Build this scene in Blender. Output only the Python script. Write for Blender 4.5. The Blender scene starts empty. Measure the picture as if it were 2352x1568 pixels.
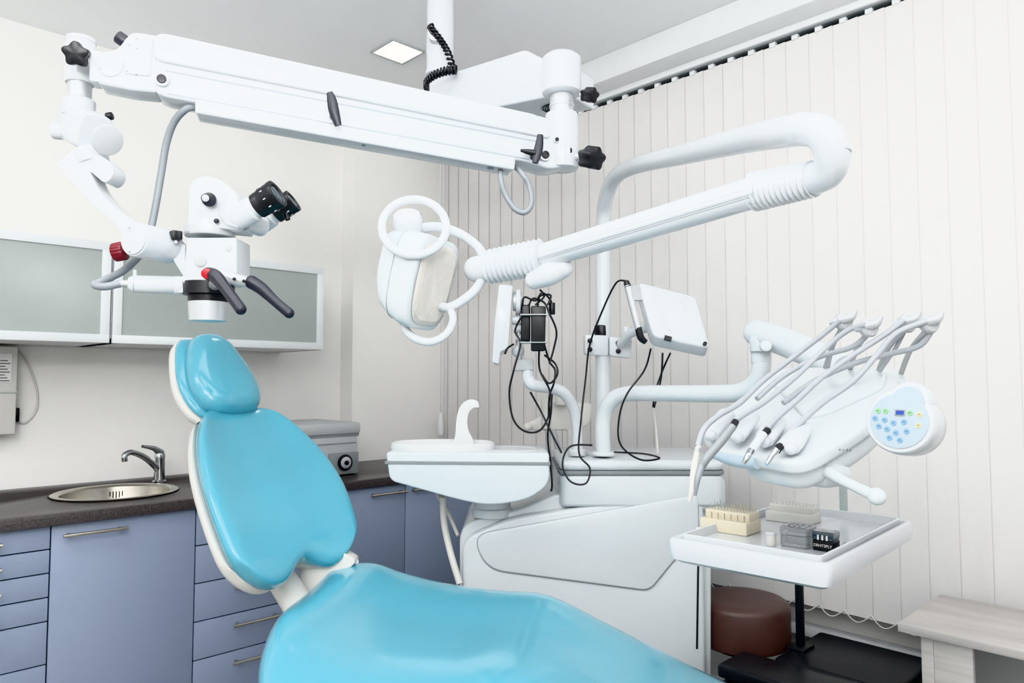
import bpy, bmesh, math, random
from mathutils import Vector, Matrix
random.seed(4)
V = Vector
pi = math.pi
# ---------------------------------------------------------------- camera frame and image coordinates
FL = 1650.0; EYE = 1.31
YAW = math.radians(43.97); PITCH = math.atan(88/1650)
fw = V((math.sin(YAW), math.cos(YAW), 0)); rt = V((math.cos(YAW), -math.sin(YAW), 0)); up = V((0, 0, 1))

def C(x, y, z):
    """metres right / ahead of the camera, height above floor -> room coordinates"""
    return rt*x + fw*y + up*z

def P(u, v, d):
    """image pixel + estimated distance ahead of the camera (m) -> room coordinates"""
    a = (u-1176)/FL; k = (784-v)/FL
    s = d/(math.cos(PITCH)-k*math.sin(PITCH))
    return V((0, 0, EYE)) + fw*d + rt*(a*s) + up*((math.sin(PITCH)+k*math.cos(PITCH))*s)

def R(px, d): return px*d/FL

# ---------------------------------------------------------------- materials
def lin(h):
    h = h.lstrip('#'); o = []
    for i in (0, 2, 4):
        c = int(h[i:i+2], 16)/255
        o.append(c/12.92 if c <= .04045 else ((c+.055)/1.055)**2.4)
    return o+[1]

def mat(name, col, rough=.4, metal=0, var=.03, scale=8, bump=0, trans=0, coat=0, emit=0, ior=1.45, stretch=None, col2=None, spec=.5):
    m = bpy.data.materials.new(name); m.use_nodes = True
    nt = m.node_tree; bs = nt.nodes['Principled BSDF']
    c = lin(col)
    tc = nt.nodes.new('ShaderNodeTexCoord'); mp = nt.nodes.new('ShaderNodeMapping')
    nt.links.new(tc.outputs['Object'], mp.inputs['Vector'])
    if stretch: mp.inputs['Scale'].default_value = stretch
    n = nt.nodes.new('ShaderNodeTexNoise'); n.inputs['Scale'].default_value = scale; n.inputs['Detail'].default_value = 5
    nt.links.new(mp.outputs[0], n.inputs['Vector'])
    cr = nt.nodes.new('ShaderNodeValToRGB')
    d = lin(col2) if col2 else [x*(1-var) for x in c[:3]]+[1]
    cr.color_ramp.elements[0].position = .35; cr.color_ramp.elements[1].position = .65
    cr.color_ramp.elements[0].color = d; cr.color_ramp.elements[1].color = c
    nt.links.new(n.outputs[0], cr.inputs[0]); nt.links.new(cr.outputs[0], bs.inputs['Base Color'])
    bs.inputs['Roughness'].default_value = rough; bs.inputs['Metallic'].default_value = metal
    bs.inputs['Transmission Weight'].default_value = trans; bs.inputs['Coat Weight'].default_value = coat
    bs.inputs['Coat Roughness'].default_value = .10
    bs.inputs['IOR'].default_value = ior; bs.inputs['Specular IOR Level'].default_value = spec
    if bump:
        b = nt.nodes.new('ShaderNodeBump'); b.inputs['Strength'].default_value = bump; b.inputs['Distance'].default_value = .002
        nt.links.new(n.outputs[0], b.inputs['Height']); nt.links.new(b.outputs[0], bs.inputs['Normal'])
    if emit:
        bs.inputs['Emission Color'].default_value = c; bs.inputs['Emission Strength'].default_value = emit
    return m

M = dict(
 wall=mat('painted_wall', 'f0efec', .7, var=.02, scale=3, bump=.05),
 ceil=mat('painted_ceiling', 'f3f4f5', .8, var=.02, scale=2),
 floor=mat('floor_vinyl', 'a8a8a6', .4, var=.1, scale=20),
 trim=mat('white_trim', 'e8eaeb', .4),
 white=mat('white_enamel', 'cdd1d5', .22, var=.01, coat=.4),
 unit=mat('unit_plastic', 'cfd5d8', .28, var=.01, coat=.4),
 cream=mat('off_white_plastic', 'd2d1cc', .35, var=.02),
 porc=mat('white_porcelain', 'd5d7d8', .2, var=.01, coat=.5),
 grey=mat('light_grey_plastic', 'b4b7b9', .4),
 groove=mat('pale_groove', '959da3', .5),
 mid=mat('mid_grey_plastic', '84898b', .4),
 hose=mat('grey_hose', '858b90', .45),
 whip=mat('pale_grey_hose', 'a1a5aa', .4),
 black=mat('black_plastic', '1f2023', .35, var=.1),
 navy=mat('dark_handle_plastic', '2a2c35', .35, var=.1),
 red=mat('red_plastic', 'a81f2a', .3),
 dred=mat('dark_red_plastic', '6a1e28', .3),
 cyan=mat('turquoise_vinyl', '58a5bb', .2, var=.06, scale=5, coat=.8),
 lav=mat('lavender_laminate', '8f9bb2', .45, var=.03, scale=2),
 gap=mat('dark_gap', '3a3f4e', .7),
 counter=mat('dark_stone_laminate', '575253', .35, scale=140, col2='403c3d'),
 steel=mat('brushed_steel', 'c9c5bc', .28, 1, var=.1, scale=30, stretch=(1, 12, 1)),
 chrome=mat('chrome', 'c9ccce', .12, 1),
 satin=mat('satin_aluminium', 'c9cccf', .35, .6),
 alu=mat('aluminium_frame', 'dbdfe1', .35, .15),
 frost=mat('frosted_glass', 'c8d0cd', .2, trans=.45, var=.06, scale=2),
 blind=mat('blind_fabric', 'e0dedd', .8, var=.012, scale=60, bump=.05, stretch=(1, 1, .3)),
 brown=mat('brown_leather', '594643', .4, var=.12, scale=6),
 wood=mat('grey_ash_wood', 'c4c0bc', .45, scale=6, col2='b3aeaa', stretch=(3, .6, 10)),
 beige=mat('beige_plastic', 'd8cfba', .4),
 clear=mat('clear_plastic', 'bfc3c6', .1, trans=.75, ior=1.3),
 lens=mat('lamp_lens', 'dcd9d4', .06, trans=.15, var=.06, scale=40, coat=1),
 glassy=mat('dark_lens_glass', '33424c', .08, coat=1),
 lcd=mat('blue_display', '2b4798', .2),
 face=mat('pale_blue_keypad', 'b4c4cf', .3),
 bgreen=mat('green_key', '8bb88b', .3), bblue=mat('blue_key', '7da5c4', .3), byel=mat('yellow_key', 'c9c2a0', .3),
 ink=mat('print_ink', '3a3d42', .5), paper=mat('paper_label', 'e2e1de', .6),
 panel=mat('lit_panel', 'fffdf4', .4, emit=12.0),
)

# ---------------------------------------------------------------- mesh builder
WL = {}
def catmull(pts, n=8, closed=False):
    out = []; N = len(pts)
    if N == 2 and not closed: return list(pts)
    segs = N if closed else N-1
    for i in range(segs):
        if closed: p = [pts[(i-1) % N], pts[i], pts[(i+1) % N], pts[(i+2) % N]]
        else: p = [pts[max(i-1, 0)], pts[i], pts[i+1], pts[min(i+2, N-1)]]
        for k in range(n):
            t = k/n
            out.append(.5*((2*p[1])+(p[2]-p[0])*t+(2*p[0]-5*p[1]+4*p[2]-p[3])*t*t+(3*p[1]-p[0]-3*p[2]+p[3])*t**3))
    if not closed: out.append(pts[-1])
    return out

def tab(x, xs, ys):
    if x <= xs[0]: return ys[0]
    if x >= xs[-1]: return ys[-1]
    for i in range(len(xs)-1):
        if x <= xs[i+1]:
            h = xs[i+1]-xs[i]; t = (x-xs[i])/h
            m0 = (ys[i+1]-ys[i-1])/(xs[i+1]-xs[i-1]) if i else (ys[1]-ys[0])/h
            m1 = (ys[i+2]-ys[i])/(xs[i+2]-xs[i]) if i+2 < len(xs) else (ys[i+1]-ys[i])/h
            return (2*t**3-3*t*t+1)*ys[i]+(t**3-2*t*t+t)*h*m0+(-2*t**3+3*t*t)*ys[i+1]+(t**3-t*t)*h*m1

def rnd(pts, rad, n=5):
    """round the corners of a 3D polygon; a point may be (vec, r)"""
    q = [(p if isinstance(p, tuple) else (p, rad)) for p in pts]; out = []
    for i, (p, r) in enumerate(q):
        if r <= 0: out.append(p.copy()); continue
        a = q[i-1][0]-p; c = q[(i+1) % len(q)][0]-p
        ra = min(r, a.length*.48); rc = min(r, c.length*.48)
        s = p+a.normalized()*ra; e = p+c.normalized()*rc
        for k in range(n+1):
            t = k/n; out.append(s*(1-t)**2+p*2*t*(1-t)+e*t*t)
    return out

def frm(o, x, z):
    x = x.normalized(); y = z.cross(x).normalized(); z = x.cross(y)
    m = Matrix.Identity(4)
    for i in range(3):
        m[i][0] = x[i]; m[i][1] = y[i]; m[i][2] = z[i]; m[i][3] = o[i]
    return m
def axf(o, z, hint=None):
    z = z.normalized(); h = hint or (up if abs(z.z) < .9 else rt)
    x = (h - z*h.dot(z)).normalized()
    return frm(o, x, z)
def T(x, y, z): return Matrix.Translation((x, y, z))

class B:
    def __init__(s, *mats): s.bm = bmesh.new(); s.mats = [M[m] for m in mats]
    def add(s, tb, mi=0, fix=True):
        if fix: bmesh.ops.recalc_face_normals(tb, faces=tb.faces[:])
        for f in tb.faces: f.material_index = mi; f.smooth = True
        me = bpy.data.meshes.new('t'); tb.to_mesh(me); s.bm.from_mesh(me); bpy.data.meshes.remove(me); tb.free(); return s
    def _bev(s, tb, bev, seg, ang=25):
        if bev <= 0: return
        es = [e for e in tb.edges if len(e.link_faces) == 2 and e.calc_face_angle(0) > math.radians(ang)]
        if es: bmesh.ops.bevel(tb, geom=es, offset=bev, segments=seg, profile=.5, affect='EDGES', clamp_overlap=True)
    def box(s, c, size, bev=0, mi=0, seg=2, m=None):
        tb = bmesh.new(); bmesh.ops.create_cube(tb, size=1)
        bmesh.ops.scale(tb, vec=size, verts=tb.verts); s._bev(tb, bev, seg)
        tb.transform(m if m is not None else Matrix.Translation(c)); return s.add(tb, mi)
    def bx(s, a, b, bev=0, mi=0, seg=2):
        a = V(a); b = V(b); return s.box((a+b)/2, tuple(abs(b[i]-a[i]) for i in range(3)), bev, mi, seg)
    def slab(s, pts, ext, bev=0, mi=0, seg=3, ang=25):
        tb = bmesh.new(); a = [tb.verts.new(p) for p in pts]; b = [tb.verts.new(p+ext) for p in pts]
        tb.faces.new(a); tb.faces.new(b[::-1]); n = len(pts)
        for i in range(n): tb.faces.new((a[i], b[i], b[(i+1) % n], a[(i+1) % n]))
        bmesh.ops.recalc_face_normals(tb, faces=tb.faces[:])
        if bev:
            es = [e for e in tb.edges if any(len(f.verts) == n or len(f.verts) > 4 for f in e.link_faces) and e.calc_face_angle(0) > math.radians(ang)]
            bmesh.ops.bevel(tb, geom=es, offset=bev, segments=seg, profile=.5, affect='EDGES', clamp_overlap=True)
        return s.add(tb, mi)
    def rings(s, rs, cap=True, mi=0, closed=False):
        tb = bmesh.new(); L = [[tb.verts.new(p) for p in r] for r in rs]; n = len(rs[0])
        for i in range(len(L)-(0 if closed else 1)):
            a = L[i]; b = L[(i+1) % len(L)]
            for k in range(n): tb.faces.new((a[k], a[(k+1) % n], b[(k+1) % n], b[k]))
        if cap and not closed:
            tb.faces.new(L[0][::-1]); tb.faces.new(L[-1])
        bmesh.ops.remove_doubles(tb, verts=tb.verts, dist=1e-6)
        return s.add(tb, mi)
    def lathe(s, m, prof, n=32, mi=0, lobes=0, amp=0, sx=1, sy=1, closed=False):
        rs = []
        for r, z in prof:
            r = max(r, 1e-5)
            rs.append([m @ V((r*sx*(1+amp*math.cos(lobes*2*pi*k/n))*math.cos(2*pi*k/n), r*sy*(1+amp*math.cos(lobes*2*pi*k/n))*math.sin(2*pi*k/n), z)) for k in range(n)])
        return s.rings(rs, True, mi, closed)
    def cyl(s, p0, p1, r, r1=None, bev=None, mi=0, n=32, lobes=0, amp=0):
        r1 = r if r1 is None else r1; L = (p1-p0).length
        b = min(r, r1)*.12 if bev is None else bev; b = min(b, L*.4)
        m = axf(p0, p1-p0)
        pr = [(r, 0), (r1, L)] if b <= 0 else [(0, 0), (r-b, 0), (r-b*.3, b*.3), (r, b), (r1, L-b), (r1-b*.3, L-b*.3), (r1-b, L), (0, L)]
        return s.lathe(m, pr, n, mi, lobes, amp)
    def ball(s, c, r, mi=0, n=24, sc=(1, 1, 1), m=None):
        tb = bmesh.new(); bmesh.ops.create_uvsphere(tb, u_segments=n, v_segments=n//2, radius=r)
        bmesh.ops.scale(tb, vec=sc, verts=tb.verts); tb.transform(m if m is not None else Matrix.Translation(c)); return s.add(tb, mi)
    def tube(s, pts, r, n=16, closed=False, sm=8, mi=0, flat=1, hint=None):
        rr = r if isinstance(r, (list, tuple)) else [r]*len(pts)
        q = catmull([V((p.x, p.y, p.z, a)) for p, a in zip(pts, rr)], sm, closed)
        ps = [V((a[0], a[1], a[2])) for a in q]; ra = [a[3] for a in q]; N = len(ps)
        rs = []; nrm = None
        for i in range(N):
            if closed: t = ps[(i+1) % N]-ps[i-1]
            else: t = ps[min(i+1, N-1)]-ps[max(i-1, 0)]
            t.normalize()
            if nrm is None:
                h = hint or (up if abs(t.z) < .9 else rt); nrm = (h-t*h.dot(t)).normalized()
            else: nrm = (nrm-t*nrm.dot(t)).normalized()
            bn = t.cross(nrm)
            rs.append([ps[i]+nrm*(ra[i]*math.cos(2*pi*k/n))+bn*(ra[i]*flat*math.sin(2*pi*k/n)) for k in range(n)])
        return s.rings(rs, True, mi, closed)
    def pillow(s, m, xf, yf, zb, tf, tk, nu=28, nv=36, p=4, q=2.2, mi=0):
        tb = bmesh.new()
        def g(sgn):
            G = []
            for j in range(nv+1):
                v = (1-math.cos(pi*j/nv))/2; row = []
                for i in range(nu+1):
                    u = -math.cos(pi*i/nu)
                    E = max(0, 1-abs(u)**p)**(1/q)*max(0, 1-abs(2*v-1)**(p*2))**(1/q)
                    z = zb(u, v)+(tf(u, v)*E if sgn > 0 else -tk*E)
                    row.append(tb.verts.new(m @ V((xf(u, v), yf(u, v), z))))
                G.append(row)
            for j in range(nv):
                for i in range(nu):
                    f = (G[j][i], G[j][i+1], G[j+1][i+1], G[j+1][i]); tb.faces.new(f if sgn > 0 else f[::-1])
        g(1); g(-1); bmesh.ops.remove_doubles(tb, verts=tb.verts, dist=1e-5)
        return s.add(tb, mi)
    def text(s, m, txt, size, mi=0):
        cu = bpy.data.curves.new('t', 'FONT'); cu.body = txt; cu.size = size; cu.extrude = size*.02; cu.align_x = 'CENTER'; cu.align_y = 'CENTER'
        o = bpy.data.objects.new('t', cu); bpy.context.scene.collection.objects.link(o)
        dg = bpy.context.evaluated_depsgraph_get(); me = bpy.data.meshes.new_from_object(o.evaluated_get(dg))
        tb = bmesh.new(); tb.from_mesh(me); tb.transform(m); bpy.data.objects.remove(o); bpy.data.meshes.remove(me)
        return s.add(tb, mi, False)
    def obj(s, name, parent=None, label=None, cat=None, group=None, sharp=38):
        me = bpy.data.meshes.new(name)
        xs = [v.co for v in s.bm.verts]
        lo = V((min(p[i] for p in xs) for i in range(3))); hi = V((max(p[i] for p in xs) for i in range(3))); c = (lo+hi)/2
        if parent is None: c.z = lo.z
        bmesh.ops.translate(s.bm, vec=-c, verts=s.bm.verts)
        s.bm.to_mesh(me); s.bm.free()
        me.set_sharp_from_angle(angle=math.radians(sharp))
        for m in s.mats: me.materials.append(m)
        o = bpy.data.objects.new(name, me); bpy.context.scene.collection.objects.link(o)
        WL[o.name] = c
        if parent: o.parent = parent; o.location = c-WL[parent.name]
        else: o.location = c
        if label: o['label'] = label
        if cat: o['category'] = cat
        if group: o['group'] = group
        return o

def thing(name, label, cat, loc, group=None):
    e = bpy.data.objects.new(name, None); e.empty_display_size = .1; e.location = loc
    bpy.context.scene.collection.objects.link(e); WL[e.name] = V(loc)
    e['label'] = label; e['category'] = cat
    if group: e['group'] = group
    return e
def struct(b, name, label=None):
    o = b.obj(name); o['kind'] = 'structure'
    if label: o['label'] = label
    return o

# ================================================================ ROOM
XB = 2.60; YA = 3.42; ZC = 2.75; X0 = -1.7; Y0 = -2.2; XW = 2.72
struct(B('floor').bx((X0-.1, Y0-.1, -.1), (XW+.1, YA+.1, 0)), 'floor')
struct(B('ceil').bx((X0-.1, Y0-.1, ZC), (XW+.1, YA+.1, ZC+.1)), 'ceiling')
struct(B('wall').bx((X0-.1, YA, 0), (XW+.1, YA+.1, ZC)), 'wall_back')
struct(B('wall').bx((XW, Y0, 0), (XW+.1, YA, ZC)), 'wall_right')
struct(B('wall').bx((X0-.1, Y0, 0), (X0, YA, ZC)), 'wall_left')
struct(B('wall').bx((X0-.1, Y0-.1, 0), (XW+.1, Y0, ZC)), 'wall_front')
struct(B('wall').bx((2.017, 3.30, 0), (XW, YA, ZC)), 'trim_1', 'shallow plastered pillar in the room corner')
struct(B('trim').bx((2.46, Y0, 2.635), (XW, 3.30, ZC), .003), 'trim_2', 'boxed soffit above the window blinds')
struct(B('trim').bx((XW-.02, Y0, 0), (XW, 3.30, .09), .004), 'baseboard_right')
struct(B('trim').bx((XW-.05, Y0, .36), (XW, 3.28, .40), .004), 'trim_3', 'low wall ledge')

lc = P(914, 96, 3.08); lc.z = ZC
L = thing('ceiling_light', 'square recessed ceiling light panel, lit, white frame', 'ceiling light', (lc.x, lc.y, ZC-.012))
fr = B('grey')
for a, b in (((-.088, -.088), (.088, -.076)), ((-.088, .076), (.088, .088)), ((-.088, -.076), (-.076, .076)), ((.076, -.076), (.088, .076))):
    fr.bx((lc.x+a[0], lc.y+a[1], ZC-.008), (lc.x+b[0], lc.y+b[1], ZC), .002)
fr.obj('frame', L)
B('panel').bx((lc.x-.076, lc.y-.076, ZC-.006), (lc.x+.076, lc.y+.076, ZC-.001)).obj('diffuser', L)

bl = thing('vertical_blinds', 'white fabric vertical blinds covering the whole window wall', 'blinds', (XB, 1.0, .5))
sl = B('blind'); yy = 3.27; ang = math.radians(2.8); ch = B('trim'); ytops = []
dzb = 2.59
while yy > -1.3:
    w = .050; n = 6; tb = bmesh.new(); cols = []
    for i in range(n+1):
        t = -1+2*i/n
        cols.append((XB+w*t*math.sin(ang)+.0018*(1-t*t)-.005, yy+w*t*math.cos(ang)))
    bot = [tb.verts.new((x, y, .50)) for x, y in cols]; top = [tb.verts.new((x, y, dzb)) for x, y in cols]
    bot2 = [tb.verts.new((x+.0008, y, .50)) for x, y in cols]; top2 = [tb.verts.new((x+.0008, y, dzb)) for x, y in cols]
    for i in range(n):
        tb.faces.new((bot[i], bot[i+1], top[i+1], top[i])); tb.faces.new((bot2[i+1], bot2[i], top2[i], top2[i+1]))
        tb.faces.new((bot[i+1], bot[i], bot2[i], bot2[i+1])); tb.faces.new((top[i], top[i+1], top2[i+1], top2[i]))
    tb.faces.new((bot[0], top[0], top2[0], bot2[0])); tb.faces.new((top[-1], bot[-1], bot2[-1], top2[-1]))
    sl.add(tb); ytops.append(yy)
    ch.tube([V((XB-.012, yy+.042, .515)), V((XB-.014, yy+.02, .492)), V((XB-.014, yy, .484)), V((XB-.014, yy-.02, .492)), V((XB-.012, yy-.046, .515))], .0016, n=6, sm=4)
    yy -= .088
sl.obj('slats', bl); ch.obj('bead_chain', bl, 'white bead chain linking the blind bottoms')
c0 = B('trim').bx((XB-.010, ytops[0]-.012, dzb-.004), (XB+.008, ytops[0]+.012, dzb+.022)).obj('carrier', bl)
for y in ytops[1:]:
    o = c0.copy(); o.location.y += y-ytops[0]; bpy.context.scene.collection.objects.link(o); WL[o.name] = V((0, 0, 0))
rl = B('trim', 'mid'); rl.bx((XB-.03, -1.35, 2.610), (XB+.03, 3.29, 2.636), .004, 0); rl.bx((XB-.018, -1.35, 2.603), (XB+.018, 3.29, 2.611), 0, 1)
rl.obj('head_rail', bl)
cd = B('trim'); cx, cy = 2.535, 3.22
cd.tube([V((cx, cy, 2.6)), V((cx, cy, 1.12))], .0025, n=8); cd.tube([V((cx+.012, cy-.012, 2.6)), V((cx+.012, cy-.012, 1.12))], .0025, n=8)
cd.lathe(Matrix.Translation((cx+.006, cy-.006, 1.0)), [(0, 0), (.016, 0), (.018, .02), (.014, .09), (.006, .125), (0, .125)], 16)
cd.obj('pull_cord', bl, 'white pull cord with plastic weight')

# ================================================================ BASE CABINETS
def handle(x0, x1, z, parent, yf=2.70):
    h = B('steel'); y = yf-.03
    h.tube([V((x0, y, z)), V((x1, y, z))], .006, n=12)
    for x in (x0+.02, x1-.02): h.tube([V((x, y, z)), V((x, yf+.002, z))], .005, n=10)
    h.obj('handle', parent, 'brushed steel bar handle')
def base_cab(x0, x1, kind, zs=None, hx=None, label='', top=.843):
    t = thing('base_cabinet', label, 'cabinet', ((x0+x1)/2, 3.0, 0), 'lavender base cabinets under the worktop')
    b = B('lav', 'gap'); b.bx((x0+.001, 2.722, .10), (x1-.001, 3.28, top), 0, 1); b.bx((x0+.001, 2.78, 0), (x1-.001, 3.25, .10), 0, 1)
    if top < .8: b.bx((x0+.001, 2.722, top), (x1-.001, 2.742, .843), 0, 1)
    b.obj('body', t)
    if kind == 'door':
        d = B('lav').bx((x0+.002, 2.702, .12), (x1-.002, 2.7215, .842), .0015).obj('door', t); handle(hx[0], hx[1], .81, d)
    else:
        for a, c in zip(zs[:-1], zs[1:]):
            d = B('lav').bx((x0+.002, 2.702, c+.002), (x1-.002, 2.7215, a-.002), .0015).obj('drawer', t)
            handle((x0+x1)/2-.095, (x0+x1)/2+.095, a-.037, d)
base_cab(-.36, .098, 'door', hx=(-.14, .05), label='lavender laminate base cabinet with a single door')
base_cab(.10, .555, 'dr', (.844, .769, .694, .618, .543, .409, .27, .12), label='lavender base cabinet with seven shallow drawers')
base_cab(.555, 1.009, 'door', hx=(.583, .773), label='lavender base cabinet with one door below the sink', top=.70)
base_cab(1.009, 1.47, 'dr', (.844, .707, .571, .434, .297, .12), label='lavender base cabinet with five drawers beside the sink cabinet', top=.70)
base_cab(1.47, 1.935, 'door', hx=(1.737, 1.925), label='lavender base cabinet with one door behind the dental chair')
base_cab(1.935, 2.40, 'door', hx=(1.955, 2.145), label='lavender base cabinet with one door beside the window')

sx, sy = .832, 3.03
w = B('counter'); zt0, zt1 = .845, .882
w.slab([V(p) for p in ((-.4, 2.675, zt0), (2.42, 2.675, zt0), (2.42, 3.298, zt0), (2.015, 3.298, zt0), (2.015, 3.418, zt0), (-.4, 3.418, zt0))], V((0, 0, zt1-zt0)), .004, 0, 2)
wo = w.obj('worktop', None, 'dark speckled stone-look laminate worktop over the lavender cabinets', 'worktop')
cut = B('counter').cyl(V((sx, sy, .7)), V((sx, sy, 1.0)), .2, bev=0, n=64).obj('cutter')
md = wo.modifiers.new('b', 'BOOLEAN'); md.object = cut; md.operation = 'DIFFERENCE'; md.solver = 'EXACT'
dg = bpy.context.evaluated_depsgraph_get(); nm = bpy.data.meshes.new_from_object(wo.evaluated_get(dg))
wo.modifiers.clear(); wo.data = nm; bpy.data.objects.remove(cut)

snk = thing('sink', 'round stainless steel sink set in the dark worktop', 'sink', (sx, sy, .882))
b = B('steel', 'black')
b.lathe(T(sx, sy, 0), [(.197, .8825), (.214, .8828), (.216, .886), (.209, .889), (.196, .888), (.187, .880), (.175, .80), (.160, .765), (.135, .745), (.045, .738), (0.0, .738), (0, .736), (.045, .736), (.137, .743), (.162, .763), (.178, .80), (.191, .878)], 64, closed=True)
b.obj('basin', snk)
b = B('black', 'chrome')
aw = (V((sx, sy, 0))).normalized(); sd = V((aw.y, -aw.x, 0))
for i in range(-2, 3):
    c = V((sx, sy, .845))+aw*.1815+sd*(i*.011); b.box(c, (1, 1, 1), m=frm(c, sd, up) @ Matrix.Diagonal((.004, .003, .035, 1)))
o = b.obj('overflow_slots', snk)
b = B('chrome').cyl(V((sx, sy, .738)), V((sx, sy, .743)), .03); b.obj('drain', snk)

tb0 = V((1.04, 3.20, .882)); tp = thing('tap', 'chrome single-lever mixer tap behind the round sink', 'tap', tb0)
B('chrome').lathe(Matrix.Translation(tb0), [(0, 0), (.028, 0), (.028, .006), (.022, .012), (.020, .1), (.022, .11), (.018, .125), (0, .13)], 24).obj('tap_body', tp)
tip = P(287, 1046, 2.82)
B('chrome').tube([tb0+V((0, 0, .05)), tb0.lerp(tip, .4)+V((0, 0, .055)), tb0.lerp(tip, .8)+V((0, 0, .035)), tip+V((0, 0, .002)), tip-up*.022], [.013, .012, .011, .011, .011]).obj('spout', tp)
B('chrome').tube([tb0+V((0, 0, .125)), tb0+V((-.03, -.02, .145)), tb0+V((-.08, -.04, .158))], [.015, .010, .006], flat=1.3).obj('lever', tp)

st = thing('sterilizer', 'pale grey benchtop sterilizer box with a round dial on the worktop', 'sterilizer', (1.6, 3.05, .882))
b = B('grey', 'mid'); b.bx((1.30, 2.86, .885), (1.785, 3.24, 1.065), .012); b.bx((1.285, 2.85, 1.065), (1.795, 3.25, 1.118), .015); b.bx((1.30, 2.858, 1.056), (1.787, 3.242, 1.07), 0, 1); b.bx((1.58, 2.857, 1.025), (1.77, 2.861, 1.028), 0, 1)
for x in (1.35, 1.74):
    for y in (2.9, 3.2): b.cyl(V((x, y, .882)), V((x, y, .89)), .015, mi=1)
b.obj('body', st)
b = B('mid', 'grey'); b.bx((1.63, 2.845, .888), (1.78, 2.862, .985), .006); b.obj('control_panel', st)
b = B('satin', 'black'); b.cyl(V((1.705, 2.846, .942)), V((1.705, 2.833, .942)), .036, mi=1); b.cyl(V((1.705, 2.834, .942)), V((1.705, 2.829, .942)), .026, mi=0); b.cyl(V((1.705, 2.83, .942)), V((1.705, 2.822, .942)), .010, mi=1); b.obj('dial', st)

# ================================================================ WALL CABINETS
def wall_cab(x0, x1, label):
    z0, z1, yf = 1.448, 1.828, 2.99
    t = thing('wall_cabinet', label, 'wall cabinet', ((x0+x1)/2, 3.2, z0), 'wall cabinets with frosted glass fronts')
    b = B('trim')
    b.bx((x0, yf+.02, z0), (x1, YA-.002, z0+.018)); b.bx((x0, yf+.02, z1-.018), (x1, YA-.002, z1)); b.bx((x0, yf+.02, z0), (x0+.018, YA-.002, z1)); b.bx((x1-.018, yf+.02, z0), (x1, YA-.002, z1))
    b.bx((x0, YA-.012, z0), (x1, YA-.002, z1)); b.bx((x0+.01, yf+.05, 1.64), (x1-.01, YA-.01, 1.652)); b.obj('body', t)
    d = B('alu'); g = .002; wv = .032
    d.bx((x0+g, yf, z0), (x1-g, yf+.019, z0+wv), .002); d.bx((x0+g, yf, z1-wv), (x1-g, yf+.019, z1), .002)
    d.bx((x0+g, yf, z0+wv-.003), (x0+g+wv, yf+.019, z1-wv+.003), .002); d.bx((x1-g-wv, yf, z0+wv-.003), (x1-g, yf+.019, z1-wv+.003), .002)
    do = d.obj('door', t, 'brushed aluminium door frame')
    B('frost').bx((x0+g+wv-.004, yf+.007, z0+wv-.004), (x1-g-wv+.004, yf+.011, z1-wv+.004)).obj('glass', do, 'frosted glass pane')
    x = x0+.08
    while x < x1-.12:
        ww = random.uniform(.06, .14); hh = random.uniform(.06, .13); mt = random.choice(('trim', 'paper', 'grey', 'bblue'))
        s = B(mt); s.bx((x, yf+.035, z0+.018), (x+ww, yf+.25, z0+.018+hh), .01); s.bx((x-.003, yf+.032, z0+.018+hh*.75), (x+ww+.003, yf+.253, z0+.020+hh), .006)
        s.obj('storage_box', None, 'small plastic storage box behind frosted glass', 'box', 'boxes inside the wall cabinets'); x += ww+random.uniform(.02, .1)
wall_cab(-.10, .785, 'wall cabinet with aluminium frame and frosted glass above the sink')
wall_cab(.79, 1.675, 'wall cabinet with aluminium frame and frosted glass by the pillar')

dp = thing('wall_device', 'white wall-mounted device with printed label and plugged-in cable', 'wall device', (.52, YA, 1.08))
b = B('cream', 'grey'); b.bx((.30, 3.33, 1.10), (.555, YA-.001, 1.44), .008); b.bx((.30, 3.325, 1.26), (.558, 3.332, 1.265), 0, 1); b.obj('housing', dp)
b = B('paper', 'ink'); b.bx((.46, 3.327, 1.30), (.535, 3.3295, 1.41), 0, 0)
for i in range(8): b.bx((.465, 3.3262, 1.305+i*.011), (.485 if i % 2 else .49, 3.327, 1.309+i*.011), 0, 1); b.bx((.497, 3.3262, 1.305+i*.011), (.53-.008*(i % 3), 3.327, 1.308+i*.011), 0, 1)
b.obj('printed_label', dp)
b = B('cream', 'black'); y = YA-.008
b.tube([V((.56, y, 1.44)), V((.60, y, 1.38)), V((.635, y, 1.27)), V((.635, y, 1.19)), V((.60, y, 1.14)), V((.57, y, 1.15))], .004, n=8); b.bx((.545, YA-.04, 1.145), (.575, YA-.002, 1.20), .004, 1); b.obj('cable', dp)

# ================================================================ DENTAL CHAIR
A = C(.866, -.5, 0); Bx = C(.5, .866, 0)
As = C(.970, -.243, 0); Bs = C(.243, .970, 0)
seat0 = C(-.56, 1.90, 0)
chair = thing('dental_chair', 'turquoise upholstered dental chair with cream shell, reclined back', 'dental chair', seat0+As*.5)
ms_ = Matrix.Identity(4)
for i in range(3): ms_[i][0] = Bs[i]; ms_[i][1] = As[i]; ms_[i][2] = up[i]; ms_[i][3] = seat0[i]
def s_hw(v): return tab(v, [0, .03, .08, .15, .25, .38, .5, .65, .8, .93, 1], [.20, .275, .335, .37, .375, .345, .305, .285, .27, .23, .16])
def s_off(v): return tab(v, [0, .1, .25, .4, 1], [-.015, -.075, -.096, -.075, -.04])
def s_z(u, v):
    base = tab(v, [0, .07, .12, .2, .3, .4, .506, .73, .97], [.726, .716, .690, .668, .660, .660, .615, .50, .40])
    return base+((.040 if u > 0 else .018)*abs(u)**2.2)*(1 if v < .4 else max(0, 1-(v-.4)*3))-(.05*abs(u)**4 if u < 0 else 0)
def s_y(u, v): return 1.55*v+(.03*(1-u)-.02*(1-u*u))*(1-v)**6
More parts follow.
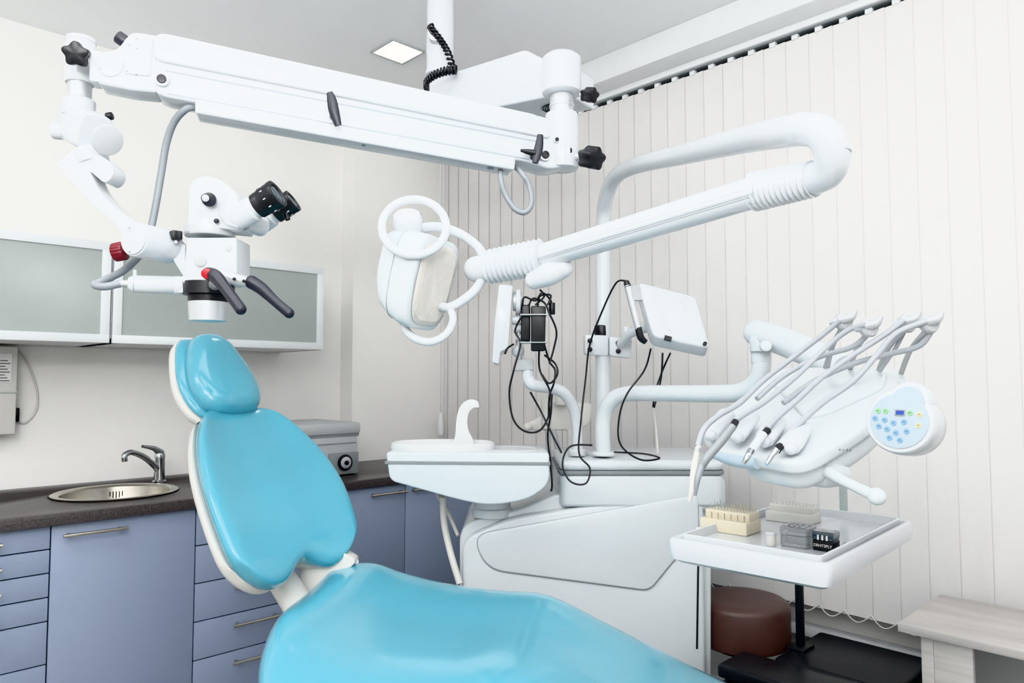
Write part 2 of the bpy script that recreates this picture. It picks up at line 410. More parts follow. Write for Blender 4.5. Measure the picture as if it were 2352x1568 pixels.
b = B('cyan'); b.pillow(ms_, lambda u, v: u*s_hw(v)+s_off(v), s_y, s_z, lambda u, v: .055, .06, nu=40, nv=64, p=5, q=2.4)
b.obj('seat_cushion', chair, 'turquoise vinyl seat and leg rest')
b = B('cream'); b.pillow(ms_, lambda u, v: u*(s_hw(v)-.05)+s_off(v), lambda u, v: s_y(u, v)*.95+.04, lambda u, v: s_z(u, v)-.06, lambda u, v: .02, .03, nu=20, nv=40); b.obj('seat_shell', chair, 'cream plastic seat shell')
bb = C(-.572, 1.945, .79); bt = C(-.885, 2.205, 1.215)
sdir = (bt-bb); SL = sdir.length; sdir.normalize()
nrm = Bx.cross(sdir).normalized()
if nrm.dot(A) < 0: nrm = -nrm
mb = Matrix.Identity(4)
for i in range(3): mb[i][0] = Bx[i]; mb[i][1] = sdir[i]; mb[i][2] = nrm[i]; mb[i][3] = bb[i]
def b_hw(v): return tab(v, [0, .08, .2, .4, .6, .78, .9, .97, 1], [.180, .216, .231, .236, .222, .192, .160, .134, .11])
def b_off(v): return tab(v, [0, .2, .4, .7, 1], [.010, .018, .024, .022, .016])
def b_y(u, v):
    s0 = .045*abs(u)**5-.02; s1 = SL-.045*abs(u)**3
    return s0*(1-v)+s1*v+.055*math.exp(-((u-.14)/.36)**2)*(1-v)**6
def b_z(u, v): return .04*abs(u)**3+.012*math.sin(pi*v)
b = B('cyan'); b.pillow(mb, lambda u, v: u*b_hw(v)+b_off(v), b_y, b_z, lambda u, v: .036, .034, nu=44, nv=56, p=7, q=2.3)
b.obj('backrest_cushion', chair, 'turquoise vinyl backrest')
b = B('cream'); b.pillow(mb, lambda u, v: u*(b_hw(v)+.003)+b_off(v), lambda u, v: b_y(u, v)+.014*(1-v)+.004*v, lambda u, v: b_z(u, v)-.034, lambda u, v: .012, .035, nu=32, nv=40, p=8, q=3)
b.obj('backrest_shell', chair, 'cream plastic backrest shell')
hb = C(-.862, 2.195, 1.195); ht = C(-1.005, 2.28, 1.435)
hd = ht-hb; HL = hd.length; hd.normalize(); hn = Bx.cross(hd).normalized()
if hn.dot(A) < 0: hn = -hn
mh = Matrix.Identity(4)
for i in range(3): mh[i][0] = Bx[i]; mh[i][1] = hd[i]; mh[i][2] = hn[i]; mh[i][3] = hb[i]
def h_hw(v): return tab(v, [0, .1, .3, .5, .75, .92, 1], [.07, .098, .114, .110, .088, .066, .045])
b = B('cyan'); b.pillow(mh, lambda u, v: u*h_hw(v)+.004, lambda u, v: HL*v-.01+.01*u*u*(1-2*v), lambda u, v: .033, lambda u, v: .050, .045, nu=32, nv=36, p=3, q=2.1)
b.obj('headrest_cushion', chair, 'rounded turquoise headrest pad')
b = B('cyan', 'cream'); b.pillow(mh, lambda u, v: u*(h_hw(v)+.010), lambda u, v: HL*v, lambda u, v: -.002, lambda u, v: .022, .02, mi=0)
b.pillow(mh, lambda u, v: u*(h_hw(v)+.014), lambda u, v: HL*1.02*v-.004, lambda u, v: -.022, lambda u, v: .015, .035, mi=1, p=6)
b.obj('headrest_shell', chair, 'cream headrest shell with turquoise rear pad')
b = B('steel'); b.slab(rnd([hb+Bx*k1+hd*k2-hn*.02 for k1, k2 in ((-.025, -.07), (.025, -.07), (.025, .06), (-.025, .06))], .004), hn*.01, .002); b.obj('headrest_stem', chair, 'steel headrest slide bar')
b = B('cream', 'trim')
p0 = bb+sdir*.12-nrm*.07
b.tube([p0, bb-nrm*.08-sdir*.02+Bx*.03, seat0+As*.05+up*.66+Bs*.02, seat0+As*.2+up*.60], [.035, .036, .040, .04], flat=1.3, n=24)
db = 2.06
b.slab(rnd([(P(698, 1266, db), .01), (P(765, 1256, db), .02), (P(820, 1288, db), .015), (P(796, 1312, db), .02), (P(750, 1345, db-.02), .03), (P(722, 1385, db-.04), .02), (P(704, 1425, db-.05), .01), (P(692, 1370, db-.02), .04), (P(688, 1310, db), .03)], .01, 6), fw*.05, .014)
b.cyl(P(806, 1291, db+.03), P(804, 1291, db+.06), .022, mi=1)
b.obj('hinge_bracket', chair, 'cream hinge bracket joining seat and backrest')
b = B('cream', 'black')
bc = seat0+As*.5
b.slab(rnd([bc+As*i+Bs*j+up*.10 for i, j in ((-.22, -.13), (.22, -.13), (.22, .13), (-.22, .13))], .05), up*.46, .02)
b.slab(rnd([bc+As*i+Bs*j+up*.0 for i, j in ((-.38, -.2), (.45, -.2), (.45, .2), (-.38, .2))], .08), up*.10, .02)
b.obj('chair_base', chair, 'cream lift column and floor base')

# ================================================================ DENTAL UNIT
un = thing('dental_unit', 'white floor-standing dental unit cabinet with cuspidor bowl', 'dental unit', C(.25, 2.6, 0))
YF = 2.38
def Q(u, v, d=YF): return P(u, v, d)
b = B('unit', 'mid')
def cz(x, z, y=YF): return C(x, y, z)
b.slab(rnd([cz(-.165, .0), (cz(-.172, .84), .06), (cz(.02, .885), .05), (cz(.14, .935), .02), (cz(.655, .935), .01), cz(.64, .0)], .02, 6), fw*.45, .018)
b.obj('cabinet_body', un)
b = B('unit')
b.slab(rnd([cz(-.16, .02, YF-.035), (cz(-.16, .80, YF-.035), .05), (cz(.0, .868, YF-.035), .06), (cz(.62, .955, YF-.035), .02), cz(.62, .02, YF-.035)], .02, 6), fw*.06, .02)
b.obj('front_cover', un)
ff = YF-.036
b = B('groove', 'unit')
def pan(g, y): return rnd([(Q(1085-g, 1228-g*.8, y), .06), (Q(1604+g*.4, 1136-g, y), .02), (Q(1606+g*.4, 1232, y), .04), (Q(1548+g*.8, 1288+g*.5, y), .03), (Q(1492+g*.6, 1357+g, y), .03), (Q(1118-g, 1308+g, y), .06)], .03, 8)
b.slab(pan(1.5, ff-.001), fw*.004, 0, 0); b.slab(pan(0, ff-.007), fw*.011, .006, 1)
b.obj('front_panel', un, 'raised sculpted side panel')
b = B('unit', 'mid')
def ub(z0, z1, g=0, bev=.012, mi=0):
    b.slab(rnd([C(.155-g, YF-.04-g, z0), C(.69+g, YF-.04-g, z0), C(.69+g, YF+.42, z0), C(.155-g, YF+.42, z0)], .04, 6), up*(z1-z0), bev, mi)
ub(.90, 1.003); ub(1.003, 1.016, .003, .002, 1); ub(1.016, 1.05, .002, .014)
b.slab(rnd([C(.45, YF-.035, .88), C(.70, YF-.035, .88), C(.715, YF+.35, .88), C(.45, YF+.35, .88)], .05, 6), up*.12, .03)
b.obj('upper_cabinet', un, 'raised top section with grey trim strip')
b = B('black').slab([Q(1602, 1300, ff-.002), Q(1606, 1300, ff-.002), Q(1603, 1490, ff-.002), Q(1599, 1490, ff-.002)], fw*.005); b.obj('side_seam', un, 'dark vertical gap')
DC = 2.2
b = B('unit', 'mid')
b.slab(rnd([(P(886, 1038, DC), .012), (P(1262, 1040, DC), .012), (P(1262, 1112, DC), .03), (P(1215, 1148, DC), .05), (P(1125, 1162, DC), .05), (P(1060, 1150, DC), .05), (P(895, 1104, DC), .02)], .02, 5), fw*.27, .014)
b.slab([P(884, 1058, DC-.002), P(1264, 1061, DC-.002), P(1264, 1069, DC-.002), P(884, 1066, DC-.002)], fw*.274, .001, 1)
cn = C(-.066, 2.42, 0)
b.lathe(Matrix.Translation(cn), [(.068, .86), (.068, .885), (.062, .89), (.062, .945)], 32)
b.lathe(Matrix.Translation(cn), [(.066, .928), (.069, .93), (.069, .94), (.066, .942)], 32, 1)
b.obj('cuspidor_stand', un, 'white cuspidor console with grey trim strip')
bc2 = C(-.222, 2.32, 1.078); mm = frm(bc2, rt, up)
b = B('porc'); b.lathe(mm, [(.9, 0), (1.0, .004), (1.03, .018), (1.0, .032), (.96, .034), (.9, .028), (.7, .012), (.3, .006), (0, .006)], 48, sx=.165, sy=.105)
b.obj('spittoon_bowl', un, 'oval porcelain spittoon bowl')
b = B('porc'); b.lathe(frm(C(.0, 2.32, 1.078), rt, up), [(0.6, 0), (1.0, .0), (1.03, .006), (.96, .012), (.85, .008), (0, .006)], 40, sx=.088, sy=.085)
b.obj('cup_holder', un)
b = B('porc'); b.slab(rnd([(P(1035, 1030, 2.34), .01), (P(1046, 1000, 2.34), .02), (P(1047, 962, 2.34), .03), (P(1056, 930, 2.34), .03), (P(1078, 915, 2.34), .02), (P(1099, 921, 2.34), .01), (P(1101, 936, 2.34), .004), (P(1086, 936, 2.34), .015), (P(1074, 950, 2.34), .03), (P(1073, 985, 2.34), .03), (P(1088, 1012, 2.34), .01), (P(1088, 1030, 2.34), .01)], .01, 6), fw*.032, .009)
b.obj('cup_filler_spout', un, 'curved flat-sided porcelain water spout')
b = B('cream'); b.tube([P(1018, 1140, 2.38), P(1020, 1200, 2.40), P(1035, 1270, 2.36), P(1056, 1340, 2.33)], .011); b.obj('drain_hose', un)
b = B('cream'); b.tube([P(1004, 1136, 2.4), P(1030, 1180, 2.44), P(1052, 1230, 2.40)], .006); b.obj('drain_hose', un)
dA = 2.72
b = B('cream', 'grey')
b.slab(rnd([P(1200, 975, dA), P(1235, 962, dA), P(1262, 925, dA), P(1362, 925, dA), P(1356, 972, dA), P(1330, 988, dA), P(1220, 988, dA)], .02, 4), fw*.07, .012)
b.cyl(P(1255, 915, dA), P(1255, 985, dA), .022, .018); b.cyl(P(1290, 908, dA-.02), P(1290, 930, dA-.02), .025); b.ball(P(1212, 980, dA-.02), .016)
b.tube([P(1258, 985, dA), P(1262, 1060, dA), P(1275, 1090, dA)], .010, mi=1); b.tube([P(1270, 985, dA), P(1290, 1060, dA), P(1300, 1090, dA)], .010, mi=1); b.tube([P(1310, 985, dA), P(1312, 1075, dA)], .014)
b.obj('assistant_holder', un, 'off-white assistant instrument holder')
b = B('unit').cyl(C(.305, 2.50, 1.045), C(.305, 2.50, 1.062), .05); b.obj('pipe_collar', un)
b = B('unit').cyl(P(1386, 1046, 2.42), P(1386, 1036, 2.42), .04); b.obj('pipe_collar', un)

# ================================================================ DENTAL LAMP
lp = thing('dental_lamp', 'white dental operating lamp on long jointed tubular arm', 'dental lamp', C(.31, 2.50, 1.05))
dcol = 2.50
b = B('white')
b.tube([P(1385, 1036, dcol), P(1385, 900, dcol), P(1385, 700, dcol), P(1386, 520, dcol), P(1392, 455, 2.45), P(1415, 405, 2.35), P(1465, 379, 2.18), P(1560, 357, 1.85), P(1700, 324, 1.40), P(1800, 304, 1.17), P(1855, 297, 1.10), P(1893, 311, 1.07), P(1911, 352, 1.07), P(1903, 392, 1.09), P(1868, 411, 1.12)], .0258, n=28, sm=10)
b.obj('lamp_column', lp, 'bent white steel tube column')
b = B('groove').cyl(P(1912, 350, 1.07), P(1912, 352.5, 1.07), .0263, bev=0); b.obj('tube_joint_seam', lp)
def bellows(b, p0, p1, r, k, mi=0, r1=None):
    r1 = r1 or r; L = (p1-p0).length; pr = [(0, 0)]; n = k*4
    for i in range(n+1):
        t = i/n; rr = r+(r1-r)*t; pr.append((rr*(1-.07*(1-math.cos(2*pi*k*t))), L*t))
    pr.append((0, L)); b.lathe(axf(p0, p1-p0), pr, 32, mi)
b = B('white'); bellows(b, P(1868, 411, 1.12), P(1736, 440, 1.21), .0295, 11, r1=.034); b.obj('upper_bellows', lp, 'ribbed white joint sleeve')
b = B('white', 'grey'); a0, a1 = P(1745, 438, 1.20), P(1235, 592, 1.56)
b.tube([a0, a1], .0275, n=28)
ax = (a1-a0).normalized(); tocam = (V((0, 0, EYE))-a0.lerp(a1, .5)); tc = (tocam-ax*tocam.dot(ax)).normalized(); uu = ax.cross(tc)
if uu.z < 0: uu = -uu
for k2, mi in ((.30, 1), (-.18, 1)):
    dd = (tc*math.cos(k2)+uu*math.sin(k2))*.0273
    b.tube([a0+dd, a1+dd], .0011, n=6, mi=mi)
dd = tc*.0235+uu*.002; b.tube([a0+dd, a1+dd], .0065, n=12)
b.obj('spring_arm', lp, 'straight white balancing arm')
b = B('white'); bellows(b, P(1245, 590, 1.55), P(1122, 613, 1.60), .041, 11, r1=.039); b.obj('lower_bellows', lp, 'ribbed white joint sleeve')
b = B('white'); b.tube([P(1228, 642, 1.55), P(1262, 628, 1.53), P(1294, 616, 1.52)], [.021, .026, .021], n=24); b.ball(P(1228, 642, 1.55), .021); b.ball(P(1294, 616, 1.52), .021); b.obj('joint_cover', lp, 'white joint lever cover')
b = B('white'); kn = P(1094, 618, 1.61)
b.tube([P(1126, 613, 1.60), P(1110, 616, 1.605), kn], [.031, .031, .029], n=28); b.ball(kn, .029)
b.obj('knuckle', lp)
b = B('white')
b.tube([P(1113, 615, 1.6), P(1110, 590, 1.6), P(1092, 562, 1.6), P(1050, 534, 1.6), P(1000, 521, 1.6), P(950, 530, 1.6)], [.011, .011, .0105, .0105, .011, .012])
b.tube([P(1110, 635, 1.6), P(1092, 665, 1.6), P(1060, 692, 1.6), P(1030, 706, 1.6), P(1000, 700, 1.62)], .0105)
b.obj('yoke', lp, 'curved white tubular yoke')
b = B('white'); ring = []
for k in range(24):
    t = 2*pi*k/24; ring.append(P(951+74*math.cos(t), 522+64*math.sin(t), 1.50-.02*math.sin(t)))
b.tube(ring, .0088, closed=True, sm=3); b.obj('grip_ring', lp, 'round white grip ring')
b = B('white'); b.tube([P(1032, 705, 1.6), P(1040, 735, 1.59), P(1024, 768, 1.58), P(988, 785, 1.57), P(950, 775, 1.57), P(928, 748, 1.58), P(930, 720, 1.6)], .0088); b.obj('lower_grip', lp, 'curved white lower grip')
hp = P(934, 492, 1.53)
b = B('white', 'grey'); b.lathe(axf(P(942, 560, 1.58), hp-P(942, 560, 1.58)), [(0, 0), (.031, 0), (.031, .02), (.028, .022), (.028, .036), (.032, .038), (.033, .066), (.028, .073), (0, .074)], 36, 0); b.obj('hub_knob', lp, 'stepped round white knob')
ln = C(.88, -.39, -.27).normalized()
lface = P(996, 655, 1.57); lx = ln.cross(up).normalized(); ly = lx.cross(ln).normalized()
if ly.z < 0: ly = -ly
def sq(c, sx_, sy_, n=56, e=5, off=0):
    r = []
    for k in range(n):
        t = 2*pi*k/n; co, si = math.cos(t), math.sin(t)
        X_ = math.copysign(abs(co)**(2/e), co)*sx_; Y_ = math.copysign(abs(si)**(2/e), si)
        X_ *= 1+.05*Y_-.16*Y_*Y_*(1 if Y_ < 0 else .5)
        r.append(c+lx*X_+ly*(Y_*sy_+off))
    return r
b = B('unit')
prof = [(0, .084, .097, 0), (-.004, .089, .102, 0), (-.03, .091, .103, .002), (-.06, .089, .098, .007), (-.088, .080, .088, .014), (-.108, .066, .073, .022), (-.120, .045, .052, .028), (-.124, .02, .025, .030)]
b.rings([sq(lface+ln*d, a, c, off=o) for d, a, c, o in prof])
b.obj('lamp_head', lp, 'rounded white lamp housing')
b = B('groove'); b.rings([sq(lface+ln*(-.056), .0902, .0994, off=.006), sq(lface+ln*(-.058), .0900, .0992, off=.0065)]); b.obj('housing_seam', lp, 'grey seam line around the lamp housing')
b = B('lens', 'grey'); b.rings([sq(lface+ln*(.002), .076, .090), sq(lface+ln*(.006), .071, .084)], mi=0)
for i in range(-14, 15):
    h = .080*max(0, 1-abs(i/20)**4); o = lface+lx*(i*.0042)+ln*.0058
    b.tube([o-ly*h, o+ly*h], .0013, n=6, mi=0)
b.obj('lamp_lens', lp, 'ribbed translucent lamp lens')

ib = thing('intraoral_camera', 'white intraoral camera control box with attached camera handpiece', 'dental camera', P(1385, 800, 2.45))
b = B('white', 'black', 'satin'); d0 = 2.47
b.slab(rnd([P(1343, 768, d0), P(1398, 770, d0), P(1398, 818, d0), P(1343, 814, d0)], .01), fw*.05, .004); b.slab(rnd([P(1400, 772, d0-.01), P(1453, 778, d0-.01), P(1450, 823, d0-.01), P(1400, 817, d0-.01)], .01), fw*.04, .004)
for u, v in ((1355, 782), (1355, 802), (1420, 787), (1420, 806)): b.cyl(P(u, v, d0-.004), P(u, v, d0-.02), .0085, mi=1, n=16)
b.obj('clamp', ib, 'white clamp bracket with black screws'); B('black').cyl(C(.314, 2.50, 1.456), C(.314, 2.50, 1.50), .0268).obj('rubber_band', ib)
b = B('white', 'black', 'grey'); d1 = 2.25
TL, TR, BR, BL = P(1464, 646, d1), P(1598, 680, d1-.02), P(1632, 800, d1-.08), P(1500, 772, d1-.06)
fn = (TR-TL).cross(BL-TL).normalized()
if fn.dot(fw) < 0: fn = -fn
b.slab(rnd([TL, TR, BR, BL], .02, 5), fn*.05-up*.012, .010)
ctr = (TL+TR+BR+BL)/4; ex = (TR-TL).normalized(); ey = fn.cross(ex)
b.obj('control_box', ib, 'white tilted rounded box')
b = B('grey')
arc = [ctr-fn*.0005+ex*(.035*math.cos(t))+ey*(.055*math.sin(t)) for t in [(-1.3+.2*i) for i in range(17)]]; b.tube(arc, .0007, n=6, sm=3); b.obj('emblem', ib, 'curved pale grey emblem')
b = B('black'); c1 = P(1534, 777, 2.176); b.box(c1, (1, 1, 1), m=frm(c1, ex, -fn) @ Matrix.Diagonal((.022, .015, .006, 1))); b.obj('socket', ib, 'small black socket')
b = B('black'); c2 = P(1619, 789, 2.165); b.cyl(c2+fn*.004, c2-fn*.004, .006, n=14); b.obj('button', ib, 'small round dark button')
b = B('satin', 'black'); b.tube([P(1441, 655, 2.2), P(1452, 700, 2.2), P(1466, 755, 2.2)], [.011, .0105, .010]); b.tube([P(1466, 752, 2.2), P(1472, 775, 2.2), P(1484, 786, 2.2)], [.0105, .011, .008], mi=1); b.tube([P(1438, 645, 2.2), P(1442, 658, 2.2)], [.008, .0115], mi=1)
b.slab(rnd([P(1447, 655, 2.21), P(1470, 652, 2.24), P(1478, 690, 2.24), P(1456, 690, 2.21)], .008), fw*.02, .003, 0)
b.obj('camera_handpiece', ib, 'silver camera handpiece with black ends')
b = B('white'); b.cyl(P(1440, 750, 2.43), P(1440, 775, 2.43), .017); b.tube([P(1425, 790, 2.44), P(1450, 765, 2.38), P(1500, 745, 2.30)], [.014, .015, .02]); b.obj('mount_arm', ib)
cabs = [
 [P(1438, 645, 2.2), P(1415, 650, 2.25), P(1385, 710, 2.3), P(1355, 790, 2.36), P(1345, 870, 2.36), P(1335, 960, 2.33), P(1330, 1040, 2.30), P(1355, 1075, 2.28), P(1345, 1110, 2.26), P(1310, 1105, 2.26), P(1292, 1065, 2.28), P(1310, 1025, 2.3), P(1360, 1022, 2.32)],
 [P(1495, 800, 2.25), P(1480, 850, 2.27), P(1440, 905, 2.28), P(1422, 960, 2.29), P(1425, 1020, 2.29), P(1470, 1055, 2.28), P(1515, 1052, 2.28), P(1480, 1042, 2.3), P(1410, 1038, 2.31)],
 [P(1540, 810, 2.23), P(1522, 850, 2.26), P(1505, 900, 2.4), P(1500, 935, 2.45)], [P(1522, 810, 2.23), P(1518, 870, 2.26), P(1503, 935, 2.45)]]
for q in cabs: B('black').tube(q, .003, n=8).obj('cable', ib, 'thin black cable')
b = B('cream'); b.tube([P(1499, 935, 2.45), P(1506, 980, 2.45), P(1511, 1040, 2.45)], .004, n=8); b.obj('cable', ib, 'white cable')

# ================================================================ MONITOR
mo = thing('monitor', 'white flat monitor seen edge-on on a bent tube arm', 'monitor', C(.21, 2.48, 1.05))
dM = 2.3
b = B('white', 'mid', 'black')
b.slab(rnd([P(1146, 652, dM), P(1178, 655, dM), P(1168, 800, dM), P(1150, 808, dM), P(1146, 836, dM), P(1130, 832, dM), P(1136, 740, dM)], .006, 4), (fw-rt*.008)*.34, .005)
b.obj('display_panel', mo, 'thin white monitor casing')
b = B('satin', 'white'); b.cyl(P(1178, 692, dM+.04), P(1200, 692, dM+.04), .032); b.cyl(P(1185, 692, dM+.02), P(1196, 692, dM+.02), .04, mi=1)
for k in (0, 1, 2): b.cyl(P(1176+k*4, 735+k*20, dM+.04), P(1202+k*4, 735+k*20, dM+.04), .015-.002*k, mi=1)
b.ball(P(1190, 806, dM+.05), .021, mi=1); b.cyl(P(1192, 700, dM+.05), P(1192, 830, dM+.05), .011, mi=0)
b.obj('swivel_mount', mo, 'white ball joint mount')
b = B('white', 'grey'); dp2 = dM+.05
b.slab(rnd([P(1181, 826, dp2-.02), P(1226, 824, dp2-.02), P(1226, 850, dp2-.02), P(1181, 852, dp2-.02)], .006), fw*.05, .004, 1)
b.tube([P(1212, 848, dp2), P(1213, 868, dp2), P(1225, 884, dp2+.0), P(1262, 890, dp2+.03), P(1295, 903, dp2+.06), P(1318, 940, dp2+.09), P(1326, 985, dp2+.1), P(1326, 1042, dp2+.1)], .0195, n=20)
b.cyl(P(1326, 1030, dp2+.1), P(1326, 1046, dp2+.1), .03)
b.obj('support_arm', mo, 'bent white support tube')
b = B('black').slab(rnd([P(1198, 700, dM), P(1218, 699, dM), P(1218, 784, dM), P(1196, 782, dM)], .006), fw*.04, .004); b.obj('power_adapter', mo, 'black power adapter brick')
b = B('black').slab(rnd([P(1220, 702, dM-.02), P(1254, 703, dM-.02), P(1252, 806, dM-.02), P(1220, 806, dM-.02)], .006), fw*.03, .004); b.obj('power_adapter', mo, 'black power adapter brick')
for vv in (724, 787): c = P(1225, vv, dM); b = B('grey'); b.box(c, (1, 1, 1), 0, m=frm(c, rt, up) @ Matrix.Diagonal((.086, .065, .003, 1))); b.obj('cable_tie', mo, 'pale cable tie')
loops = [
 [(1200, 700), (1205, 682), (1230, 690), (1245, 672), (1265, 690), (1268, 715)],
 [(1215, 700), (1225, 685), (1250, 695), (1262, 720), (1278, 760), (1272, 800), (1262, 835)],
 [(1235, 705), (1240, 680), (1265, 678), (1258, 700)],
 [(1196, 730), (1183, 760), (1195, 790), (1180, 850), (1170, 900), (1178, 960), (1205, 990), (1240, 988), (1262, 950), (1268, 905)],
 [(1238, 806), (1240, 850), (1262, 895), (1266, 940), (1258, 1000), (1264, 1060), (1268, 1110), (1266, 1128)],
 [(1250, 790), (1262, 830), (1275, 850), (1272, 880), (1262, 910), (1260, 960)],
 [(1218, 900), (1240, 940), (1262, 985), (1290, 1040)],
 [(1250, 815), (1275, 835), (1280, 860), (1262, 880), (1245, 860)],
 [(1240, 665), (1250, 680), (1230, 700)], [(1180, 790), (1165, 800), (1160, 812)],
]
for lpz in loops: B('black').tube([P(u, v, dM-.01+.01*math.sin(i*1.7)) for i, (u, v) in enumerate(lpz)], .0032, n=8).obj('cable', mo, 'black cable')
b = B('black'); b.cyl(P(1268, 695, dM), P(1268, 722, dM), .010); b.obj('cable_plug', mo)

# ================================================================ DELIVERY UNIT
du = thing('instrument_delivery_unit', 'white dental instrument delivery head with hanging handpieces and hoses', 'dental delivery unit', C(.235, 2.5, 1.05))
b = B('unit'); b.tube([P(1386, 1038, 2.42), P(1384, 1000, 2.42), P(1386, 960, 2.42), P(1400, 925, 2.40), P(1435, 905, 2.36), P(1520, 903, 2.25), P(1640, 904, 2.10), P(1700, 900, 2.03), P(1735, 878, 1.99), P(1748, 845, 1.97), P(1748, 800, 1.97)], .0255, n=24, sm=10)
b.cyl(P(1748, 835, 1.97), P(1748, 790, 1.97), .027)
b.obj('base_arm', du, 'bent white support tube')
b = B('unit', 'grey')
b.tube([P(1740, 765, 1.98), P(1800, 785, 1.90), P(1870, 815, 1.80), P(1935, 848, 1.72)], [.036, .037, .036, .036], n=24)
b.ball(P(1738, 764, 1.985), .036); b.cyl(P(1756, 795, 1.90), P(1760, 794, 1.87), .014); b.cyl(P(1748, 770, 1.96), P(1748, 808, 1.96), .03)
b.obj('link_arm', du, 'thick white link arm')
FLc, FRc, BRc, BLc = P(1600, 1000, 1.42), P(1862, 1060, 1.17), P(2092, 868, 1.42), P(1795, 842, 1.72)
pn = (FRc-FLc).cross(BRc-FRc).normalized()
if pn.z < 0: pn = -pn
o_ = (FLc+FRc+BRc+BLc)/4
def fl(u, v, off=0):
    o = V((0, 0, EYE)); r = P(u, v, 1)-o; return o+r*((o_-o).dot(pn)/r.dot(pn))+pn*off
b = B('unit', 'mid')
b.slab(rnd([(fl(1604, 985), .03), (fl(1640, 1030), .03), (fl(1840, 1066), .04), (fl(1985, 985), .10), (fl(2098, 880), .05), (fl(2070, 846), .04), (fl(1800, 842), .04), (fl(1740, 880), .08)], .05, 8), -pn*.024, .007, 0, 4)
b.slab(rnd([(fl(1690, 990, -.018), .05), (fl(1700, 1035, -.018), .05), (fl(1838, 1055, -.018), .04), (fl(1980, 985, -.018), .10), (fl(2080, 880, -.018), .05), (fl(1840, 870, -.018), .06)], .05, 8), -pn*.045, .018, 0, 4)
b.obj('head_body', du, 'sculpted white delivery head')
b = B('unit')
b.slab(rnd([fl(1770, 880, -.004), fl(1810, 850, -.004), fl(2040, 853, -.004), fl(2030, 895, -.004), fl(1900, 955, -.004), fl(1850, 965, -.004)], .03, 6), pn*.013, .007)
b.obj('hose_saddle', du, 'raised white hose rest')
cr = [((1632, 1000), (1668, 952), 1.36, .0135), ((1692, 1004), (1724, 958), 1.31, .0135), ((1756, 1014), (1784, 968), 1.27, .0135), ((1816, 1030), (1842, 982), 1.22, .0135)]
for (u0, v0), (u1, v1), d, r in cr:
    b = B('white'); a = P(u0, v0, d-.02); e = P(u1, v1, d+.06)
    b.tube([a, a.lerp(e, .25)+pn*.002, e], [r*.8, r, r*.95], n=20, flat=1.4); b.ball(a, r*.8); b.obj('handpiece_cradle', du, 'white finger-shaped handpiece rest')
b = B('face'); b.tube([P(1640, 1040, 1.35), P(1690, 1056, 1.3), P(1740, 1064, 1.25)], [.010, .013, .010], n=16, mi=0); b.obj('lower_lip', du, 'pale blue plastic lower lip')
clips = [(1938, 738, 1.45), (1996, 752, 1.38), (2084, 742, 1.38), (2136, 742, 1.32)]
arms = [(1900, 840, 1.60), (1950, 850, 1.56), (2015, 850, 1.50), (2070, 848, 1.46)]
for (u, v, d), (au, av, ad) in zip(clips, arms):
    g = B('grey')
    g.tube([P(au, av+8, ad), P(au+(u-au)*.35, av-(av-v)*.45, ad+(d-ad)*.5), P(u-4, v+12, d)], [.005, .0048, .005], n=12)
    c = P(u, v, d)
    g.lathe(axf(c-C(.0, -.008, 0), C(.35, -1, 0)), [(0, -.004), (.018, -.004), (.0205, 0), (.0205, .008), (.017, .012), (0, .013)], 24, sx=.9, sy=1.0)
    g.tube([P(u-32, v+4, d+.01), P(u-8, v-2, d), P(u+14, v-8, d), P(u+28, v-26, d)], [.006, .009, .009, .004], n=12, flat=1.4)
    g.obj('whip_arm', du, 'grey hinged hose whip arm')
hoses = [
 [(1930, 740, 1.44), (1888, 775, 1.46), (1822, 825, 1.48), (1752, 880, 1.44), (1700, 930, 1.38), (1650, 960, 1.33), (1618, 990, 1.30), (1604, 1030, 1.28)],
 [(1988, 750, 1.37), (1945, 765, 1.40), (1890, 810, 1.42), (1830, 868, 1.40), (1760, 925, 1.35), (1712, 955, 1.31), (1688, 972, 1.28)],
 [(2078, 740, 1.37), (2030, 775, 1.38), (1960, 820, 1.38), (1890, 870, 1.36), (1830, 925, 1.32), (1785, 965, 1.28), (1762, 990, 1.25)],
 [(2130, 742, 1.31), (2060, 770, 1.33), (2015, 820, 1.34), (1960, 880, 1.33), (1890, 930, 1.30), (1840, 975, 1.26), (1800, 1015, 1.23)],
 [(2140, 765, 1.33), (2110, 800, 1.35), (2040, 818, 1.40), (1960, 840, 1.42), (1870, 880, 1.42), (1800, 930, 1.40)],
 [(2000, 765, 1.39), (1960, 800, 1.42), (1880, 825, 1.46), (1800, 868, 1.46), (1740, 920, 1.42)],
 [(1938, 750, 1.46), (1915, 790, 1.50), (1895, 848, 1.56)], [(2084, 752, 1.40), (2060, 800, 1.42), (2020, 858, 1.45)],
]
for i, h in enumerate(hoses):
    b = B('whip'); b.tube([P(*q)+pn*.004 for q in h], .0054 if i < 6 else .004, n=12); b.obj('hose', du, 'pale grey silicone hose')
def hp_(spec, mats, label):
    b = B(*mats)
    for pts, mi in spec: b.tube([P(u, v, d) for u, v, d, r in pts], [R(r, d) for u, v, d, r in pts], n=18, mi=mi, sm=5)
    b.obj('handpiece', du, label)
hp_([([(1606, 1022, 1.28, 7), (1600, 1045, 1.28, 7), (1594, 1080, 1.27, 8), (1590, 1120, 1.26, 7), (1584, 1150, 1.26, 4)], 0), ([(1604, 1026, 1.28, 8), (1602, 1034, 1.28, 8)], 1)], ('cream', 'satin'), 'white three-way syringe with tapered nozzle')
hp_([([(1690, 968, 1.27, 8), (1682, 980, 1.26, 9)], 1), ([(1684, 978, 1.26, 9), (1655, 1015, 1.25, 10), (1625, 1050, 1.24, 10), (1612, 1070, 1.24, 9)], 0), ([(1613, 1066, 1.24, 8), (1602, 1100, 1.23, 7), (1597, 1138, 1.23, 3)], 2)], ('mid', 'black', 'hose'), 'grey scaler handpiece with thin tip')
